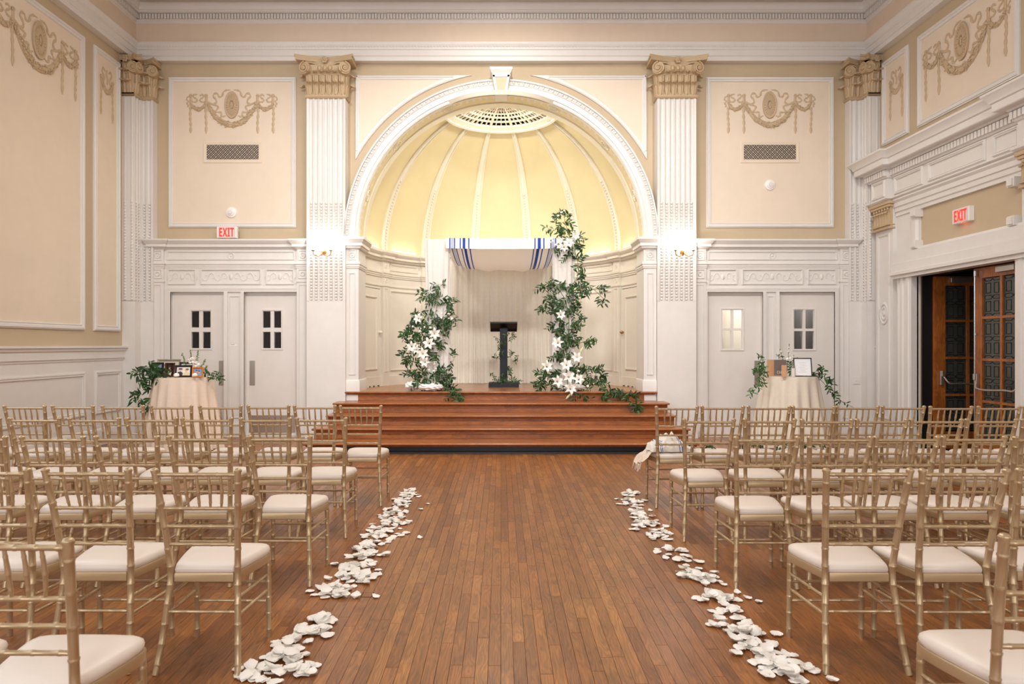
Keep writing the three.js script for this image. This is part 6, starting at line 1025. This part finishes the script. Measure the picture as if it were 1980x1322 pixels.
const woodF = std('#8a5526', 0.5, { map: oak }), blackF = std('#141214', 0.4), orangeF = std('#e8801c', 0.4), silverF = std('#a8a088', 0.4, { metalness: 0.5 });
const LT = (px, Z) => (px - 969) * Z / 1320;
picture(LT(325, 9.86), -9.86, 0.34, 0.245, 0.028, silverF, photo(2), 0.02, 'wide greenish silver picture frame at the back of the photo table');
picture(LT(304, 9.66), -9.66, 0.165, 0.205, 0.028, blackF, photo(0), 0.22, 'black picture frame leaning at the left end of the photo table');
picture(LT(327, 9.62), -9.62, 0.145, 0.2, 0.022, woodF, photo(1), -0.12, 'ornate brown wooden picture frame between two black frames');
picture(LT(358, 9.76), -9.76, 0.18, 0.205, 0.022, blackF, photo(3), -0.05, 'black picture frame mostly hidden behind the double portrait');
picture(LT(354, 9.52), -9.52, 0.24, 0.168, 0.025, blackF, photo(4), -0.02, 'wide black picture frame with a double portrait, foremost on the table');
picture(LT(382, 9.5), -9.5, 0.15, 0.14, 0.018, orangeF, photo(5), 0.12, 'small orange picture frame at the right end of the photo table');
[[341, 'left'], [377, 'right']].forEach(([px, s]) => { const r = thing('white_rose', `white rose head lying before the picture frames, ${s} one`, 'rose', [LT(px, 9.42), TOP + 0.002, -9.42], rr(0, 3), 'rose heads on the photo table'); for (let i = 0; i < 9; i++) { const m = mesh('petal', new THREE.SphereGeometry(1, 8, 6, 0, PI, 0.3, 2).scale(0.022 + 0.001 * i, 0.032 - 0.001 * i, 0.012), M.petal, r); m.position.set(0.004 * i * Math.cos(i * 2.4) * 0.8, 0.034, 0.004 * i * Math.sin(i * 2.4) * 0.8); m.rotation.y = -i * 2.4 + PI / 2; } });
const spikeFlowers = (parent, list, Z, pale) => { for (const [x0, y0, x1, y1] of list) { const a = at(x0, y0, Z), b = at(x1, y1, Z); mesh('stalk', rod([a, b], 0.003, 5), M.stem, parent); const g = [], h = []; for (let i = 0; i < 16; i++) { const t = 0.25 + 0.75 * i / 16, p = a.clone().lerp(b, t); (i % 3 ? g : h).push(ball(0.5, p.x + rr(-0.018, 0.018) * (1.2 - t * 0.7), p.y, p.z + rr(-0.015, 0.015), 0.022, 0.018, 0.02, 5, 4)); } mesh('florets', g, pale ? M.petal : M.leafPale, parent).userData.kind = 'stuff'; mesh('buds', h, M.leafPale, parent).userData.kind = 'stuff'; } };
{
  const A = thing('table_garland', 'dark leafy garland spilling off the left side of the photo table', 'garland');
  foliage(A, [[282, 712, 10, 8, 14], [292, 706, 8, 8, 18], [272, 716, 12, 4, 10], [300, 720, 14, 7, 34], [315, 722, 12, 5, 26], [300, 730, 10, 5, 12], [268, 738, 14, 5, 12], [286, 735, 7, 5, 8], [283, 752, 6, 5, 9], [268, 762, 7, 8, 12], [270, 774, 6, 5, 8], [282, 778, 4, 6, 6], [295, 774, 4, 4, 4], [286, 796, 4, 4, 5]], 9.45, { depth: 0.14, len: [0.075, 0.115] });
  const B = thing('table_garland', 'small leafy sprig reaching off the right side of the photo table', 'garland');
  foliage(B, [[399, 721, 8, 4, 16], [417, 725, 8, 6, 12], [430, 728, 6, 5, 9], [412, 732, 6, 4, 5]], 9.6, { depth: 0.1, len: [0.05, 0.085] });
  const C = thing('flower_bunch', 'bunch of white stock flower spikes behind the framed photographs', 'flowers');
  spikeFlowers(C, [[362, 716, 352, 682], [370, 712, 368, 676], [377, 712, 384, 676], [385, 716, 398, 694], [392, 718, 401, 706]], 9.75, false);
  for (let i = 0; i < 16; i++) blossom(C, at(374 + rr(-10, 12), 702 + rr(-9, 8), 9.74), rr(0.022, 0.036));
}
{ // card table
  const Z = 9.86, copper = std('#f0c49c', 0.3, { metalness: 0.6 }), taupe = std('#7d706c', 0.35);
  const b = thing('card_box', 'copper and taupe card box reading CARDS on the ivory table', 'card box', [LT(1500, Z), TOP + 0.002, -Z - 0.06], 0.14);
  mesh('shell', rbox(0.19, 0.235, 0.19, 0.003, 0.04, 0.1175, 0), taupe, b); mesh('copper_side', box(0.003, 0.23, 0.185, -0.057, 0.1175, 0), copper, b); mesh('copper_side', box(0.098, 0.233, 0.004, -0.104, 0.1175, 0.09), copper, b); mesh('copper_edge', box(0.19, 0.01, 0.006, 0.04, 0.005, 0.096), copper, b);
  mesh('lettering', text('CARDS', 0.038, serif, 0.001).scale(0.82, 1, 1).translate(0.06, 0.058, 0.0955), std('#efe8e2', 0.5), b);
  const v = thing('copper_votive', 'slim copper glass candle holder before the card box', 'candle holder', [LT(1516, 9.66), TOP + 0.002, -9.66]);
  mesh('glass', sweep(rectPath(-0.026, 0.026, -0.026, 0.026), [[0, 0], [0, 0.165], [-0.003, 0.165], [-0.003, 0]], { loop: true, map: (p, q, h) => [p, h, q] }), copper, v); mesh('candle', box(0.036, 0.115, 0.036, 0, 0.06, 0), std('#f0b482', 0.5), v);
  const w = thing('pillar_candle', 'white pillar candle in clear glass beside the framed sign', 'candle', [LT(1534, 9.66), TOP + 0.002, -9.66]);
  mesh('wax', new THREE.CylinderGeometry(0.026, 0.026, 0.118, 20).translate(0, 0.062, 0), std('#f3efe7', 0.6), w); mesh('glass', lathe([[0.001, 0.002], [0.034, 0.002], [0.034, 0.16], [0.0325, 0.16], [0.0325, 0.005], [0.001, 0.005]], 24), M.glass, w); mesh('wick', new THREE.CylinderGeometry(0.001, 0.001, 0.012, 5).translate(0, 0.126, 0), M.black, w);
  const note = printTex((c) => { c.fillStyle = '#f3f3f5'; c.fillRect(0, 0, 96, 96); c.strokeStyle = '#c9c9cf'; c.lineWidth = 1; for (let k = 0; k < 7; k++) { c.beginPath(); const y = 22 + k * 9; for (let x = 24 + (k % 3) * 5; x < 74 - (k % 2) * 8; x += 2) c.lineTo(x, y + 2.4 * Math.sin(x * 1.3 + k)); c.stroke(); } });
  picture(LT(1553, 9.74), -9.74, 0.25, 0.268, 0.012, blackF, std('#ffffff', 0.4, { map: note }), -0.1, 'thin black frame with a white script note on the card table', { group: null, inner: 'note' });
  const A = thing('table_garland', 'pale green leafy garland spilling off the left side of the card table', 'garland');
  foliage(A, [[1471, 693, 4, 7, 12], [1471, 708, 7, 7, 26], [1470, 720, 8, 7, 28], [1466, 732, 6, 6, 18], [1468, 742, 6, 4, 14], [1453, 753, 8, 4, 12]], 9.72, { depth: 0.1, len: [0.05, 0.08], mats: [M.leafB, M.leafB, phys('#5d8048', 0.5)] });
  const B = thing('table_garland', 'long leafy vine trailing from the right side of the card table', 'garland');
  foliage(B, [[1573, 722, 6, 5, 14], [1583, 713, 8, 5, 12], [1593, 711, 5, 4, 6], [1590, 729, 7, 6, 12], [1602, 737, 8, 5, 12], [1600, 748, 6, 4, 8], [1612, 764, 6, 5, 9], [1624, 774, 6, 4, 8], [1631, 778, 4, 3, 4]], 9.75, { depth: 0.1, len: [0.05, 0.085] });
  mesh('vine_stem', rod([at(1568, 726, 9.78), at(1586, 734, 9.75), at(1598, 747, 9.75), at(1612, 763, 9.75), at(1632, 779, 9.75)], 0.004, 5, 24), M.stem, B);
  const C = thing('flower_bunch', 'bunch of pale delphinium spikes behind the card box', 'flowers');
  spikeFlowers(C, [[1518, 718, 1508, 674], [1522, 718, 1526, 664], [1530, 718, 1534, 686], [1534, 718, 1543, 690]], 10.02, true);
  for (let i = 0; i < 12; i++) blossom(C, at(1524 + rr(-6, 12), 702 + rr(-12, 14), 9.97), rr(0.018, 0.03));
  foliage(C, [[1502, 690, 6, 4, 8], [1525, 712, 5, 8, 16]], 9.97, { depth: 0.08, len: [0.05, 0.08] });
}
// ---------------------------------------------------------------- shawl thrown over the front chair, sprigs on the front-row seats
{
  const CXc = rows[0].R[0], CZc = -rows[0].zr - 0.2;
  const cv = document.createElement('canvas'); cv.width = 512; cv.height = 256; const c = cv.getContext('2d'); c.fillStyle = '#efe7db'; c.fillRect(0, 0, 512, 256); c.fillStyle = '#2a57b0'; for (const [x, w] of [[70, 16], [104, 7], [122, 7], [330, 8], [356, 18], [392, 8]]) c.fillRect(x, 0, w, 256);
  const t = new THREE.CanvasTexture(cv); t.colorSpace = THREE.SRGBColorSpace; t.wrapS = t.wrapT = THREE.RepeatWrapping;
  const S = thing('folded_shawl', 'crumpled cream shawl with blue stripes on the right aisle seat, front row', 'shawl', [CXc, 0, CZc]), m = phys('#ffffff', 0.85, { map: t });
  const top = (x, z) => 0.492 + 0.12 * Math.exp(-Math.pow((x + 0.02) / 0.14, 2) - Math.pow((z + 0.06) / 0.13, 2)) * (1 + 0.35 * noise2(x * 11, z * 11)) + 0.018 * (1 + noise2(x * 18 + 3, z * 18)), turn = (v) => v;
  mesh('folded_part', cloth((u, v) => { const x = lerp(-0.2, 0.2, u) + 0.02 * noise2(v * 4, 3), z = lerp(-0.21, 0.1, v) + 0.015 * noise2(u * 5, 8); const e = Math.min(u, 1 - u, v, 1 - v); return [x, e < 0.02 ? 0.489 : top(x, z), z]; }, 56, 44), m, S);
  const hang = (u, v) => [-0.04 - 0.25 * v - 0.02 * noise2(u * 5, v * 2), 0.512 - 0.15 * Math.pow(v, 2.2) + 0.014 * noise2(u * 6, v * 3 + 4) - 0.03 * v * Math.sin(u * 5), lerp(-0.24, 0.1, u) + 0.03 * v * Math.sin(u * 6)];
  mesh('hanging_part', cloth(hang, 40, 26), M.linen, S);
  mesh('fringe', Array.from({ length: 14 }, (_, i) => { const p = V(...hang(i / 13, 1)); return rod([p, p.clone().add(V(-0.012, -0.05 - 0.02 * rnd(), 0.004))], 0.0028, 4); }), M.linen, S);
  const G = thing('seat_garland', 'leafy sprigs laid along the front-row seats of the right block', 'garland');
  for (const x of [1.83, 2.02, 2.27, 2.45, 2.72, 2.9, 3.08]) { const p = V(x, 0.497, CZc - 0.15); const s = new THREE.Vector3().copy(p); const Z = -p.z, px = 969 + p.x * 1320 / Z, py = 667 - (p.y - 1.47) * 1320 / Z; foliage(G, [[px, py - 2, 10, 2.5, 9]], Z, { depth: 0.05, len: [0.04, 0.065], floorY: 0.49 }); }
}
renderer.render(scene, camera);
